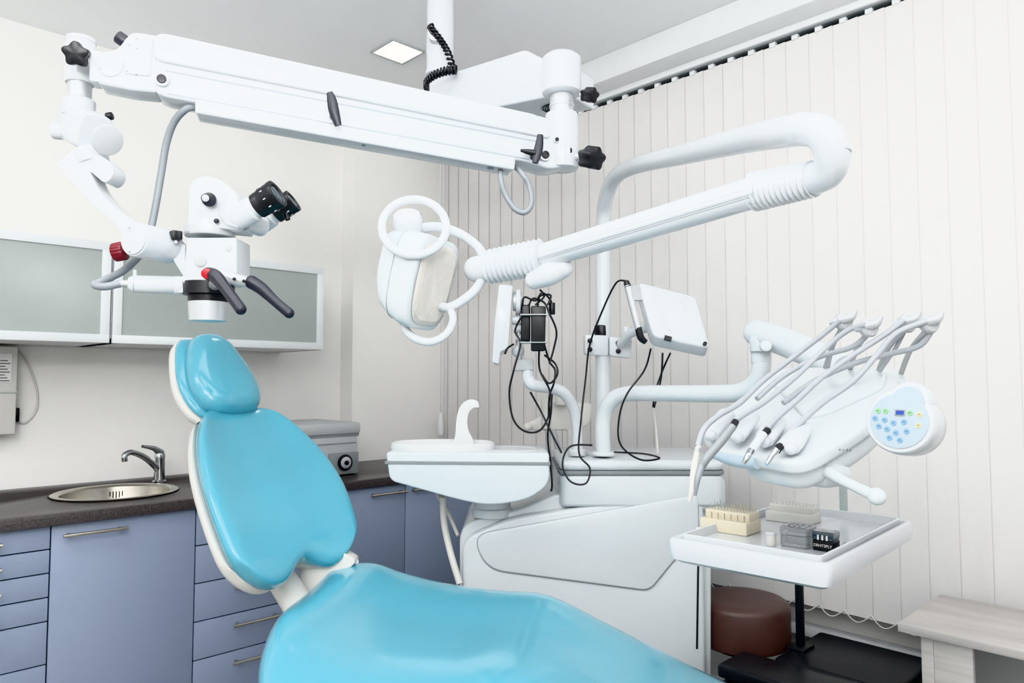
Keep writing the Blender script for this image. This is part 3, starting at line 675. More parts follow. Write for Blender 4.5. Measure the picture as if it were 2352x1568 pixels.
hp_([([(1764, 988, 1.25, 8), (1752, 998, 1.24, 9)], 1), ([(1754, 996, 1.24, 10), (1735, 1022, 1.23, 10), (1724, 1038, 1.22, 9)], 0), ([(1726, 1034, 1.22, 8), (1716, 1050, 1.21, 7), (1708, 1064, 1.21, 4)], 2)], ('white', 'black', 'chrome'), 'white handpiece with chrome coupling')
hp_([([(1802, 1012, 1.22, 9), (1790, 1026, 1.21, 10)], 0), ([(1792, 1024, 1.21, 9), (1784, 1034, 1.20, 9)], 1), ([(1786, 1030, 1.20, 8), (1774, 1046, 1.20, 7), (1760, 1066, 1.19, 4)], 2)], ('white', 'black', 'chrome'), 'white handpiece with chrome coupling')
b = B('unit'); b.tube([P(1850, 1072, 1.28), P(1895, 1085, 1.24), P(1935, 1090, 1.25)], [.03, .026, .018], n=20); b.tube([P(1895, 1080, 1.22), P(1940, 1105, 1.18), P(2012, 1140, 1.12)], [.011, .0085, .009], n=18); b.ball(P(2014, 1140, 1.12), .0135)
b.obj('positioning_handle', du, 'white rod handle with rounded end')
b = B('ink')
sn = V((0, 0, EYE))-P(1940, 1035, 1.2)
f = frm(P(1941, 1033, 1.165), rt, sn.normalized())
for i, g in enumerate('K o d p'.split()): b.text(f @ T(-.008+i*.0055, 0, 0), g, .006)
b.obj('printed_symbols', du, 'tiny dark printed symbols')
pc = P(2062, 965, 1.10); pdn = C(-.72, -.66, .16).normalized()
b = B('white', 'grey'); f = axf(pc-pdn*.005, -pdn)
b.lathe(f, [(0, 0), (.040, 0), (.0475, .001), (.050, .005), (.051, .02), (.049, .055), (.040, .078), (.02, .088), (0, .09)], 48)
px_ = up.cross(pdn).normalized(); py_ = pdn.cross(px_)
lob = py_*.030+px_*.012
b.lathe(axf(pc+lob-pdn*.0052, -pdn), [(0, 0), (.022, 0), (.0285, .001), (.031, .005), (.031, .02), (.028, .045), (.01, .058), (0, .058)], 36)
b.obj('control_pod', du, 'round white control pod with lobed top')
b = B('face'); b.lathe(axf(pc-pdn*.0045, pdn), [(0, 0), (.042, 0), (.042, .0012), (.041, .0016), (0, .0016)], 48); b.lathe(axf(pc+lob-pdn*.0046, pdn), [(0, 0), (.023, 0), (.023, .0012), (.022, .0016), (0, .0016)], 36)
kp = b.obj('keypad', du, 'pale blue membrane keypad')
kc = pc-pdn*.0028
def kpt(x, y): return kc+px_*x+py_*y
b = B('lcd', 'mid'); b.box(None, (.015, .010, .002), 0, 1, m=frm(kpt(.002, .012), px_, pdn)); b.box(None, (.011, .006, .003), 0, 0, m=frm(kpt(.002, .012), px_, pdn)); b.obj('lcd_display', kp, 'small blue display')
keys = [(-.030, .014, 'bgreen'), (-.019, .014, 'bgreen'), (.016, .012, 'bgreen'), (.029, .010, 'byel'), (-.034, .002, 'bblue'), (-.020, .000, 'bblue'), (-.007, -.004, 'bblue'), (.008, -.002, 'bblue'), (.028, -.006, 'byel'), (-.028, -.010, 'bblue'), (-.016, -.014, 'bblue'), (-.003, -.019, 'bblue'), (.012, -.016, 'bblue'), (-.012, -.027, 'bblue'), (.003, -.030, 'bblue')]
for x, y, mname in keys:
    b = B(mname, 'ink'); b.lathe(axf(kpt(x, y), pdn), [(0, 0), (.0043, 0), (.0041, .0012), (0, .0014)], 20)
    c = kpt(x, y)+pdn*.0016; b.tube([c-px_*.0020-py_*.001, c+px_*.0005+py_*.0012, c+px_*.002-py_*.0015], .0003, n=5, mi=1, sm=3); b.obj('button', kp)
b = B('unit'); b.tube([P(2075, 890, 1.42), P(2120, 930, 1.28), P(2130, 970, 1.18)], [.018, .018, .018]); b.obj('pod_bracket', du)

# ================================================================ TRAY
tz = 1.0
def G(u, v, z):
    a = P(u, v, 1.0)-V((0, 0, EYE)); s = (z-EYE)/a.z; return V((0, 0, EYE))+a*s
tl, tf_, tr_ = G(1530, 1234, tz), G(1905, 1298, tz), G(2092, 1195, tz)
t1 = (tf_-tl).normalized(); t2 = (tr_-tf_); t2 = (t2-t1*t2.dot(t1)); W2 = t2.length; t2.normalize(); W1 = (tf_-tl).length
def tt(a, c, z): p = tl+t1*a+t2*c; return V((p.x, p.y, z))
tray = thing('instrument_tray', 'white plastic instrument tray hung below the delivery head', 'tray', tt(W1/2, W2/2, tz-.05))
def rl_(i, z, r=.02): return rnd([tt(i, i, z), tt(W1-i, i, z), tt(W1-i, W2-i, z), tt(i, W2-i, z)], max(.004, r-i*.4), 6)
b = B('white')
b.rings([rl_(.05, tz-.050), rl_(.016, tz-.047), rl_(.004, tz-.040), rl_(.001, tz-.028), rl_(0, tz-.006), rl_(.002, tz-.001), rl_(.006, tz+.001), rl_(.012, tz), rl_(.015, tz-.003), rl_(.018, tz-.013)])
b.obj('tray', tray, 'rectangular white plastic tray with raised rim')
b = B('white'); b.rings([rl_(.021, tz-.012), rl_(.021, tz+.006), rl_(.023, tz+.008), rl_(.026, tz+.007), rl_(.030, tz-.0098)]); b.obj('tray_liner', tray, 'removable white plastic liner')
ph = G(1938, 1170, tz-.02)
b = B('frost'); b.box(None, (.018, .012, 1.115-tz+.025), .003, 0, m=frm(V((ph.x, ph.y, (1.115+tz-.025)/2)), t1, up)); b.obj('hanger_bar', tray, 'pale translucent hanger bar')

zi = tz-.0096
def rect_at(a, c, la, lc, z): return [tt(a-la/2, c-lc/2, z), tt(a+la/2, c-lc/2, z), tt(a+la/2, c+lc/2, z), tt(a-la/2, c+lc/2, z)]
def ibox(b, a, c, la, lc, h, z=zi, bev=.002, mi=0): b.slab(rect_at(a, c, la, lc, z), up*h, bev, mi)
def inv(u, v, z=zi):
    p = G(u, v, z)-tl; return p.dot(t1), p.dot(t2)
def bur_block(u, v, la, lc, h, n1, n2, matn, label, burs=True):
    a, c = inv(u, v); t = thing('bur_block', label, 'bur holder', tt(a, c, zi))
    b = B(matn); ibox(b, a, c, la, lc, h*.62); ibox(b, a, c+lc*.12, la*.96, lc*.70, h*.42, z=zi+h*.58); b.obj('block', t)
    b = B('steel', 'ink') if burs else B(matn)
    for i in range(n1):
        for j in range(n2):
            x = a-la*.42+la*.84*i/(n1-1); y = c-lc*.15+lc*.55*j/(max(1, n2-1)); zz = zi+h*.98; q = tt(x, y, zz); hh = random.uniform(.010, .018) if burs else .003
            b.cyl(q, q+up*hh, .0010 if burs else .0025, .0006 if burs else .002, bev=0, n=8)
    if burs:
        for i in range(0, n1, 2):
            x = a-la*.42+la*.84*i/(n1-1); q = tt(x, c-lc*.38, zi+h*.6); b.cyl(q, q+up*.014, .0010, .0013, bev=0, n=8)
    o = b.obj('burs', t, 'rows of fine steel burs' if burs else 'row of empty peg holes'); o['kind'] = 'stuff'
bur_block(1678, 1218, .104, .070, .042, 13, 4, 'beige', 'beige block filled with fine steel dental burs')
bur_block(1822, 1196, .100, .070, .036, 12, 3, 'cream', 'cream plastic bur block with few burs', False)
def sit(name, label, cat, u, v):
    a, c = inv(u, v); return a, c, thing(name, label, cat, tt(a, c, zi))
a, c, t = sit('jar', 'small translucent jar with pale contents', 'jar', 1771, 1252)
b = B('cream'); b.cyl(tt(a, c, zi), tt(a, c, zi+.022), .0095); b.obj('jar_body', t); b = B('white'); b.cyl(tt(a, c, zi+.020), tt(a, c, zi+.026), .0105); b.obj('jar_lid', t)
a, c, t = sit('jar', 'small round white knob-like jar beside the burs', 'jar', 1606, 1228)
b = B('cream'); b.lathe(Matrix.Translation(tt(a, c, zi)), [(0, 0), (.006, 0), (.004, .006), (.0065, .010), (.005, .015), (0, .016)], 20); b.obj('jar_body', t)
a, c, t = sit('plastic_box', 'clear grey plastic box with rows of small compartments', 'box', 1834, 1252)
b = B('clear', 'mid'); ibox(b, a, c, .049, .052, .022); b.obj('box_body', t); b = B('clear', 'grey'); ibox(b, a, c, .051, .054, .015, z=zi+.0225)
for i in range(4):
    for j in range(3): q = tt(a-.016+i*.0105, c-.015+j*.015, zi+.0375); b.cyl(q, q+up*.003, .004, mi=1, n=12)
b.obj('box_lid', t)
a, c, t = sit('plastic_box', 'small black plastic box with white lettering', 'box', 1898, 1262)
b = B('black', 'glassy'); ibox(b, a, c, .038, .036, .019); b.obj('box_body', t)
b = B('glassy', 'paper'); ibox(b, a, c, .039, .037, .016, z=zi+.0195)
for i in range(3): q = tt(a-.008+i*.008, c-.0192, zi+.0205); b.cyl(q, q+up*.009, .0018, mi=1, n=8)
b.obj('box_lid', t, 'smoked transparent lid')
b = B('paper'); fo = tt(a, c-.0185, zi+.010); b.text(frm(fo, t1, -t2), 'DENTSPLY', .0072); b.text(frm(tt(a, c, zi+.0358), t1, up), 'DENTSPLY', .0066); b.obj('lettering', t, 'white printed lettering')
a, c, t = sit('dish', 'tiny clear round dish on the tray', 'dish', 1950, 1250)
b = B('cream'); b.lathe(Matrix.Translation(tt(a, c, zi)), [(0, 0), (.008, 0), (.010, .004), (.0092, .004), (.0075, .001), (0, .001)], 20); b.obj('dish_body', t)

# ================================================================ STOOL, CASE, DESK
sc = C(.785, 2.50, 0); sto = thing('stool', 'round brown leather-topped stool beside the dental unit', 'stool', sc)
b = B('brown'); b.lathe(Matrix.Translation(sc), [(0, .420), (.145, .420), (.154, .426), (.157, .438), (.157, .545), (.153, .557), (.143, .564), (.10, .568), (0, .569)], 56); b.obj('seat_cushion', sto, 'thick round brown leather cushion')
b = B('black'); b.cyl(V((sc.x, sc.y, .08)), V((sc.x, sc.y, .421)), .03); b.cyl(V((sc.x, sc.y, .395)), V((sc.x, sc.y, .421)), .10, .12)
for k in range(5):
    t_ = 2*pi*k/5; e = V((sc.x+.12*math.cos(t_), sc.y+.12*math.sin(t_), .06)); b.tube([V((sc.x, sc.y, .095)), e], [.018, .012], n=10); b.ball(e-up*.032, .028)
b.obj('wheeled_base', sto, 'black five-spoke wheeled base')
cs = thing('equipment_case', 'black rectangular equipment case with upright pull bar by the window', 'case', (2.33, .89, 0))
B('black').bx((2.18, .73, 0), (2.50, 1.07, .40), .02, 0, 3).obj('case_body', cs); B('black').bx((2.17, .72, .405), (2.51, 1.08, .45), .015, 0, 3).obj('case_lid', cs)
q = P(1837, 1400, 2.36); b = B('black'); b.bx((q.x-.011, q.y-.011, .44), (q.x+.011, q.y+.011, .75), .003); b.bx((q.x-.04, q.y-.03, .445), (q.x+.04, q.y+.03, .46), .005); b.obj('pull_bar', cs, 'black square upright bar')
cs2 = thing('equipment_case', 'plain black equipment case standing before the brown stool', 'case', (2.04, .97, 0))
B('black').bx((1.965, .80, 0), (2.118, 1.15, .42), .02, 0, 3).obj('case_body', cs2); B('black').bx((1.96, .795, .425), (2.122, 1.155, .465), .012, 0, 3).obj('case_lid', cs2)
dk = thing('side_table', 'pale grey wood-look side table with cable grommets by the blinds', 'table', (2.32, .1, 0))
dz = .655; xa, xb_, ya, yb = 2.12, 2.50, -.75, .70
b = B('wood'); b.bx((xa, ya, dz-.022), (xb_, yb, dz), .002); b.obj('table_top', dk, 'pale grey ash laminate top')
for x, y in ((2.42, .08), (2.42, .45), (2.22, .35)): b = B('satin').lathe(T(x, y, dz), [(0, 0), (.016, 0), (.018, .001), (.016, .003), (0, .002)], 20); b.obj('grommet', dk)
for y in (yb-.05, ya+.04): b = B('wood').bx((xa+.02, y-.03, 0), (xb_-.02, y, dz-.022), .002); b.obj('side_panel', dk, 'pale laminate side panel')
b = B('wood').bx((xa+.02, .53, 0), (xa+.04, .62, dz-.022), .002); b.obj('front_leg', dk)
b = B('grey'); b.bx((xb_-.05, ya+.06, .12), (xb_-.03, yb-.08, dz-.022)); b.obj('back_panel', dk, 'grey recessed panel')

# ================================================================ MICROSCOPE
dL, dR = 1.70, 1.98
mp_ = P(1012, 0, 2.38)
ms = thing('surgical_microscope', 'white ceiling-mounted dental microscope with long swing arm', 'microscope', V((mp_.x, mp_.y, ZC)))
b = B('white', 'grey'); pc0 = V((mp_.x, mp_.y, 0))
b.cyl(pc0+up*2.34, pc0+up*(ZC-.001), .0465, bev=.002); b.cyl(pc0+up*2.27, pc0+up*2.35, .036); b.cyl(pc0+up*2.335, pc0+up*2.352, .05, mi=0); b.cyl(pc0+up*(ZC-.02), pc0+up*(ZC-.001), .11)
b.obj('ceiling_column', ms, 'round white ceiling column')
b = B('satin', 'black'); k0 = P(1000, 85, 2.33); b.cyl(k0+fw*.03, k0-fw*.02, .022); b.cyl(k0-fw*.018, k0-fw*.03, .009, mi=1); b.obj('cable_socket', ms)
b = B('black')
coil = []
cp = catmull([P(988, 62, 2.31), P(1010, 90, 2.29), P(1028, 120, 2.29), P(1040, 158, 2.28)], 30)
for i, q in enumerate(cp): t_ = i*2*pi/7.5; coil.append(q+rt*(.010*math.cos(t_))+fw*(.010*math.sin(t_)))
b.tube([P(1005, 78, 2.31), P(990, 75, 2.30), P(984, 60, 2.30), P(994, 55, 2.30)]+coil, .0038, n=8, sm=2)
coil = []; cp = catmull([P(1048, 160, 2.25), P(1020, 164, 2.25), P(992, 176, 2.25), P(976, 194, 2.25), P(984, 206, 2.26)], 28)
for i, q in enumerate(cp):
    t_ = i*2*pi/7; coil.append(q+up*(.012*math.cos(t_))+fw*(.012*math.sin(t_)))
b.tube(coil, .004, n=8, sm=2)
b.obj('coiled_cable', ms, 'black coiled cable')
b = B('white', 'grey', 'black')
hdv = (P(1290, 200, 2.0)-P(1000, 200, 2.30)); hdv.z = 0; hdv.normalize(); hex_ = up.cross(hdv)
if hex_.dot(fw) < 0: hex_ = -hex_
def hw_(u, v, base=P(1205, 113, 2.12)):
    o = V((0, 0, EYE)); r = P(u, v, 1)-o; s = (base-o).dot(hex_)/r.dot(hex_); return o+r*s
pl = rnd([(hw_(985, 183), .01), (hw_(1205, 113), .015), (hw_(1250, 136), .01), (hw_(1300, 138), .01), (hw_(1300, 214), .01), (hw_(1150, 244), .01), (hw_(985, 275), .01)], .01, 4)
b.slab(pl, hex_*.16, .010)
jc = P(1290, 170, 2.02); jr = R(46, 2.0)
zt_, zb_ = P(1293, 127, 2.02).z, P(1293, 219, 2.02).z
b.lathe(Matrix.Translation((jc.x, jc.y, 0)), [(0, zb_), (jr-.008, zb_), (jr, zb_+.006), (jr, zt_-.012), (jr-.01, zt_-.002), (jr-.02, zt_), (0, zt_)], 40)
b.obj('swivel_housing', ms, 'white electronics housing on the swivel')
b = B('grey', 'black')
mid_ = (hw_(1236, 226)+hex_*.085)
zl = hw_(1236, 226).z
fc = V((mid_.x, mid_.y, zl-.003))
for r1 in (.010, .018, .026, .034): b.lathe(Matrix.Translation(fc), [(r1, .0), (r1+.003, .0), (r1+.003, -.002), (r1, -.002)], 28, 1, closed=True)
b.lathe(Matrix.Translation(fc), [(0, .012), (.042, .012), (.042, 0), (0, 0)], 28, 0)
b.obj('fan_grille', ms, 'round black fan grille')
b = B('satin', 'white', 'black')
b.cyl(V((jc.x, jc.y, P(1300, 268, 2.02).z)), V((jc.x, jc.y, zb_)), R(28, 2.0), mi=0); b.cyl(V((jc.x, jc.y, P(1300, 248, 2.02).z)), V((jc.x, jc.y, P(1300, 240, 2.02).z)), R(30, 2.0), mi=0)
b.cyl(V((jc.x, jc.y, P(1300, 380, 1.98).z)), V((jc.x, jc.y, P(1300, 262, 2.02).z)), R(39, 2.0), mi=1)
b.obj('end_joint', ms, 'white cylindrical end joint with silver collar')
A0, A1 = P(360, 150, dL), P(1275, 330, dR); bd = (A1-A0).normalized(); be = up.cross(bd).normalized()
if be.dot(fw) < 0: be = -be
def bp(u, v, off=0):
    o = V((0, 0, EYE)); r = P(u, v, 1)-o; pt = A0-be*off; s = (pt-o).dot(be)/r.dot(be); return o+r*s
b = B('white')
b.slab(rnd([(bp(357, 85), .01), (bp(372, 74), .02), (bp(1262, 270), .03), (bp(1312, 310), .02), (bp(1315, 378), .02), (bp(1262, 388), .02), (bp(1215, 372), .02), (bp(380, 222), .01), (bp(357, 212), .01)], .01, 5), be*.085, .007)
b.obj('swing_arm', ms, 'long white parallelogram swing arm')
b = B('white'); b.slab(rnd([(bp(353, 82, .010), .02), (bp(372, 74, .010), .02), (bp(1250, 266, .010), .04), (bp(1268, 318, .010), .02), (bp(700, 204, .010), .02), (bp(353, 136, .010), .02)], .02, 6), be*.016, .005)
b.obj('arm_cover', ms, 'smooth white arm cover panel')
b = B('groove').slab([bp(380, 160, .001), bp(1240, 324, .001), bp(1240, 327.5, .001), bp(380, 163.5, .001)], be*.004); b.obj('arm_groove', ms, 'thin grey groove line')
b = B('groove').slab([bp(383, 213, .001), bp(1215, 364, .001), bp(1215, 367, .001), bp(383, 216, .001)], be*.004); b.obj('arm_groove', ms, 'thin grey groove line')
b = B('white', 'grey'); b.slab(rnd([bp(448, 226, .014), bp(1185, 362, .014), bp(1182, 388, .014), bp(448, 258, .014)], .006), be*.07, .006)
b.tube([bp(450, 255, .01), bp(1180, 386, .01)], .006, n=12)
b.obj('cable_duct', ms, 'white cable duct below the arm')
for u, v in ((510, 266), (838, 327), (1127, 381)): q = bp(u, v+2, -.01); b = B('mid').cyl(q+up*.006, q-up*.006, .009, mi=0, n=16); b.obj('duct_screw', ms, 'round grey screw')
for u, v, r1 in ((373, 185, 10), (1276, 323, 5), (1303, 348, 9), (1250, 358, 10)):
    b = B('black', 'satin'); q = bp(u, v, 0); rr_ = R(r1, 1.85); b.cyl(q+be*.004, q-be*.010, rr_*1.5, mi=1, n=20); b.cyl(q-be*.009, q-be*.014, rr_, mi=0, n=20); b.obj('arm_bolt', ms, 'black capped bolt')
def lever(pts, d, wpx):
    b = B('navy'); q = [bp(u, v, d) for u, v in pts]; b.tube(q, [R(w, 1.85) for w in wpx], n=18, flat=.6, hint=rt); c = q[len(q)//2]
    b.cyl(c, c+be*(d+.01), R(9, 1.85)); b.obj('locking_lever', ms, 'black plastic locking lever')
lever([(757, 212), (762, 230), (767, 255), (777, 288)], .04, (7, 11, 12, 8))
lever([(1241, 309), (1239, 330), (1235, 350), (1229, 374)], .04, (7, 10, 11, 7))
b = B('black'); b.tube([bp(1196, 345, .02), bp(1215, 349, .03), bp(1232, 352, .04)], [.004, .008, .009], n=12); b.obj('lever_pin', ms)
def knob(p0, p1, r, lob, label, stem=None, mn='black', amp=.14):
    b = B(mn, 'satin'); b.cyl(p0, p1, r, lobes=lob, amp=amp, n=50)
    if stem: b.cyl(stem, p0, r*.35, mi=1, n=14)
    b.obj('knob', ms, label)
knob(P(1345, 361, 1.98), P(1372, 365, 1.94), R(24, 1.98), 5, 'black lobed tightening knob', P(1322, 359, 1.99))
knob(P(1345, 218, 2.0), P(1363, 219, 1.97), R(16, 2), 5, 'small black lobed knob', P(1330, 217, 2.0))
knob(P(180, 126, 1.66), P(172, 124, 1.63), R(25, 1.7), 5, 'black star knob', P(188, 128, 1.70))
b = B('white', 'grey')
b.slab(rnd([(bp(222, 120), .01), (bp(268, 112), .01), (bp(300, 73), .01), (bp(362, 80), .01), (bp(362, 212), .01), (bp(300, 206), .01), (bp(222, 190), .01)], .01, 4), be*.075, .007)
b.slab(rnd([bp(283, 92, .004), bp(308, 74, .004), bp(352, 80, .004), bp(345, 175, .004), bp(283, 168, .004)], .008, 4), be*.01, .003)
q = bp(251, 147, .004); b.cyl(q+be*.01, q, R(29, 1.7), mi=0)
for u, v in ((313, 86), (295, 100), (313, 108), (311, 168), (227, 155), (290, 160)): q = bp(u, v, .007); b.cyl(q+be*.006, q, .003, mi=1, n=10)
b.slab(rnd([bp(205, 112), bp(232, 118), bp(232, 188), bp(205, 185)], .004), be*.05, .005)
b.obj('arm_end_block', ms, 'white arm end block with side cover')
b = B('navy'); b.cyl(bp(290, 98, -.03), bp(270, 84, -.03), R(15, 1.7)); b.obj('end_button', ms, 'dark cylindrical stop button')
vc = P(185, 140, 1.72)
def vz(v): return P(185, v, 1.72).z
b = B('white', 'satin'); mv = Matrix.Translation((vc.x, vc.y, 0)); r3 = R(33, 1.72)
b.lathe(mv, [(0, vz(193)), (r3*.9, vz(193)), (r3, vz(188)), (r3, vz(108)), (r3*.92, vz(105)), (r3*.92, vz(99)), (r3*.97, vz(97)), (r3*.95, vz(90)), (r3*.6, vz(86)), (0, vz(85))], 36)
b.lathe(mv, [(0, vz(262)), (r3*.78, vz(262)), (r3*.78, vz(192)), (0, vz(192))], 32, 1); b.lathe(mv, [(0, vz(270)), (r3*1.05, vz(268)), (r3*1.05, vz(232)), (r3*.8, vz(226)), (0, vz(226))], 32, 0)
b.obj('vertical_pivot', ms, 'white vertical pivot with satin collar')
b = B('white', 'grey', 'black')
j0, j1 = P(172, 282, 1.74), P(243, 320, 1.655)
xd = (j1-j0).normalized(); f = axf(j0-xd*.018, xd, up)
ro = R(45, 1.7)
b.rings([[f @ V((math.copysign(abs(math.cos(t_))**.5, math.cos(t_))*ro*s_, math.copysign(abs(math.sin(t_))**.5, math.sin(t_))*ro*.85*s_, z_)) for t_ in [2*pi*k/40 for k in range(40)]] for z_, s_ in ((0, .9), (.006, 1), (.10, 1), (.125, .97), (.132, .9))])
b.cyl(j1+xd*.004, j1+xd*.012, ro*.78, mi=1, n=36)
b.cyl(P(150, 302, 1.72), P(124, 300, 1.72), R(20, 1.7)); b.cyl(P(245, 268, 1.72), P(258, 266, 1.72), R(9, 1.7), mi=2)
b.obj('tilt_joint', ms, 'chunky white tilt joint block')
b = B('white')
b.slab(rnd([(P(130, 376, 1.66), .004), (P(176, 337, 1.66), .004), (P(240, 362, 1.66), .01), (P(262, 385, 1.66), .015), (P(258, 408, 1.66), .012), (P(240, 421, 1.66), .01), (P(206, 392, 1.66), .005), (P(222, 432, 1.66), .03), (P(262, 478, 1.66), .03), (P(325, 520, 1.66), .01), (P(300, 560, 1.66), .01), (P(262, 512, 1.66), .02), (P(185, 440, 1.66), .02)], .006, 5), fw*.055, .006)
b.cyl(P(215, 378, 1.69), P(205, 345, 1.69), R(36, 1.7))
b.obj('curved_arm', ms, 'curved white support arm')
b = B('white', 'satin'); c0, c1_ = P(308, 549, 1.60), P(392, 568, 1.70); b.cyl(c0, c1_, R(40, 1.62), bev=.004); b.cyl(c0, c0-(c1_-c0).normalized()*.004, R(36, 1.62)); b.cyl(c1_, P(412, 582, 1.72), R(30, 1.7), R(26, 1.7)); b.slab(rnd([P(380, 560, 1.68), P(425, 560, 1.68), P(425, 640, 1.68), P(400, 600, 1.68)], .006), fw*.05, .004)
for u, v in ((295, 522), (295, 576), (332, 528)): b.cyl(P(u, v, 1.598), P(u, v, 1.592), .0025, mi=1, n=8)
b.obj('horizontal_joint', ms, 'large white horizontal joint drum')
knob(P(288, 575, 1.66), P(262, 580, 1.66), R(21, 1.66), 16, 'dark red ribbed knob', P(305, 570, 1.66), 'dred', .04)
knob(P(404, 551, 1.66), P(404, 531, 1.66), R(13, 1.66), 4, 'small black knob', P(404, 560, 1.66))
dS = 1.66
b = B('white', 'mid', 'satin')
b.slab(rnd([(P(431, 517, dS), .006), (P(434, 418, dS), .02), (P(470, 400, dS), .03), (P(512, 415, dS), .02), (P(546, 447, dS), .02), (P(552, 528, dS), .006)], .01, 6), fw*.085, .008)
b.slab(rnd([P(512, 430, dS-.01), P(545, 447, dS-.01), P(552, 525, dS-.01), P(515, 515, dS-.01)], .01, 4), fw*.09, .006)
b.obj('tilting_head', ms, 'white inclinable microscope head')
b = B('navy', 'satin'); b.cyl(P(480, 458, dS), P(480, 458, dS-.028), R(16, dS)); b.cyl(P(472, 455, dS-.006), P(472, 455, dS-.034), R(10, dS), mi=0); b.cyl(P(472, 455, dS-.034), P(472, 455, dS-.036), R(8, dS), mi=1); b.obj('focus_knob', ms, 'dark knob with silver centre')
b = B('navy'); b.cyl(P(497, 507, dS), P(497, 507, dS-.012), .006, mi=0); b.obj('knob', ms, 'tiny dark knob')
sc0 = P(482, 560, dS+.045)
def sz(v): return P(482, v, dS+.045).z
mvs = Matrix.Translation((sc0.x, sc0.y, 0))
b = B('satin', 'white', 'black')
b.lathe(mvs, [(0, sz(545)), (R(54, 1.7), sz(545)), (R(56, 1.7), sz(540)), (R(56, 1.7), sz(526)), (R(46, 1.7), sz(524)), (R(46, 1.7), sz(512)), (0, sz(512))], 40); b.obj('ring_mount', ms, 'satin metal dovetail ring')
b = B('white', 'grey', 'black')
b.slab(rnd([P(428, 545, dS), P(543, 545, dS), P(543, 640, dS), P(520, 650, dS), P(418, 650, dS), P(424, 600, dS)], .006, 4), fw*.09, .007)
b.cyl(P(460, 598, dS), P(460, 598, dS-.008), R(14, dS), mi=1); b.cyl(P(526, 570, dS), P(526, 570, dS-.003), R(8, dS), mi=1)
b.slab(rnd([P(395, 640, dS+.01), P(425, 632, dS+.01), P(425, 672, dS+.01), P(395, 672, dS+.01)], .004), fw*.06, .004)
b.obj('optics_body', ms, 'white magnification body')
b = B('black', 'satin', 'glassy')
b.lathe(mvs, [(0, sz(694)), (R(44, 1.7), sz(694)), (R(45, 1.7), sz(680)), (R(56, 1.7), sz(678)), (R(57, 1.7), sz(650)), (0, sz(648))], 40, 0)
b.lathe(mvs, [(R(36, 1.7), sz(738)), (R(41, 1.7), sz(737)), (R(43, 1.7), sz(715)), (R(44, 1.7), sz(694)), (0, sz(692))], 40, 1); b.lathe(mvs, [(0, sz(732)), (R(37, 1.7), sz(732)), (R(37, 1.7), sz(730)), (0, sz(730))], 32, 2)
b.obj('objective_lens', ms, 'silver and black objective lens barrel')
def eye(o, e, sc_):
    dirv = (e-o).normalized(); L_ = (e-o).length; f = axf(o, dirv); r0 = R(33, 1.6)*sc_
    b = B('white', 'black', 'glassy')
    b.lathe(f, [(0, 0), (r0*.85, 0), (r0*.95, .02), (r0*.95, L_*.38), (r0*.82, L_*.42), (r0*.82, L_*.55), (0, L_*.55)], 32, 0)
    b.lathe(f, [(0, L_*.5), (r0*.92, L_*.5), (r0*.95, L_*.62), (r0*.93, L_*.64), (r0*1.02, L_*.70), (r0*1.02, L_*.9), (r0*1.06, L_*.93), (r0*1.04, L_), (r0*.8, L_), (r0*.7, L_*.97), (0, L_*.97)], 32, 1)
    b.lathe(f, [(0, L_*.972), (r0*.66, L_*.972), (r0*.5, L_*.985), (0, L_*.99)], 24, 2)
    for k in range(10):
        t_ = 2*pi*k/10; q = f @ V((r0*1.03*math.cos(t_), r0*1.03*math.sin(t_), L_*.8)); b.box(q, (1, 1, 1), mi=0, m=Matrix.Translation(q) @ f.to_3x3().to_4x4() @ Matrix.Diagonal((.002, .002, .006, 1)))
    b.obj('eyepiece', ms, 'white eyepiece tube with black eyecup')
eye(P(545, 503, 1.66), P(638, 444, 1.64), 1.0)
eye(P(590, 520, 1.76), P(674, 460, 1.75), .86)
b = B('white'); b.tube([P(520, 480, 1.70), P(545, 498, 1.68), P(562, 500, 1.68)], [R(34, 1.7), R(36, 1.7), R(30, 1.7)], n=24); b.tube([P(560, 505, 1.68), P(600, 520, 1.74)], [R(26, 1.7), R(24, 1.7)], n=20); b.obj('binocular_bridge', ms, 'white binocular bridge')
b = B('black'); b.cyl(P(655, 490, 1.70), P(662, 505, 1.70), .006); b.obj('diopter_screw', ms)
b = B('white', 'satin'); b.cyl(P(306, 652, 1.64), P(400, 655, 1.68), R(20, 1.65), R(21, 1.65)); b.cyl(P(294, 651, 1.635), P(308, 652, 1.64), R(15, 1.65), R(20, 1.65)); b.cyl(P(274, 651, 1.632), P(296, 651, 1.635), R(8, 1.65), mi=1); b.cyl(P(310, 640, 1.64), P(310, 620, 1.64), R(4, 1.65)); b.cyl(P(398, 656, 1.68), P(420, 656, 1.69), R(22, 1.68)); b.obj('illumination_port', ms, 'white cylindrical light-guide port')
b = B('satin', 'black'); b.tube([P(498, 628, 1.62), P(540, 640, 1.62), P(590, 652, 1.64)], [R(13, 1.62)]*3, flat=.8)
for u, v in ((538, 640), (560, 645)): b.cyl(P(u, v, 1.61), P(u, v, 1.603), .004, mi=1, n=10)
b.cyl(P(500, 640, 1.62), P(490, 660, 1.68), R(14, 1.6), mi=0); b.obj('handle_bar', ms, 'satin handle crossbar')
b = B('navy', 'red'); b.tube([P(478, 628, 1.58), P(495, 635, 1.57), P(520, 665, 1.55), P(553, 710, 1.53)], [R(15, 1.57), R(16, 1.57), R(13, 1.55), R(13, 1.53)], n=20); b.ball(P(553, 710, 1.53), R(13, 1.53)); b.ball(P(479, 628, 1.578), R(15, 1.57)); b.cyl(P(477, 628, 1.575), P(474, 628, 1.560), R(12, 1.56), mi=1, bev=.001); b.obj('grip_handle', ms, 'black grip handle with red button')
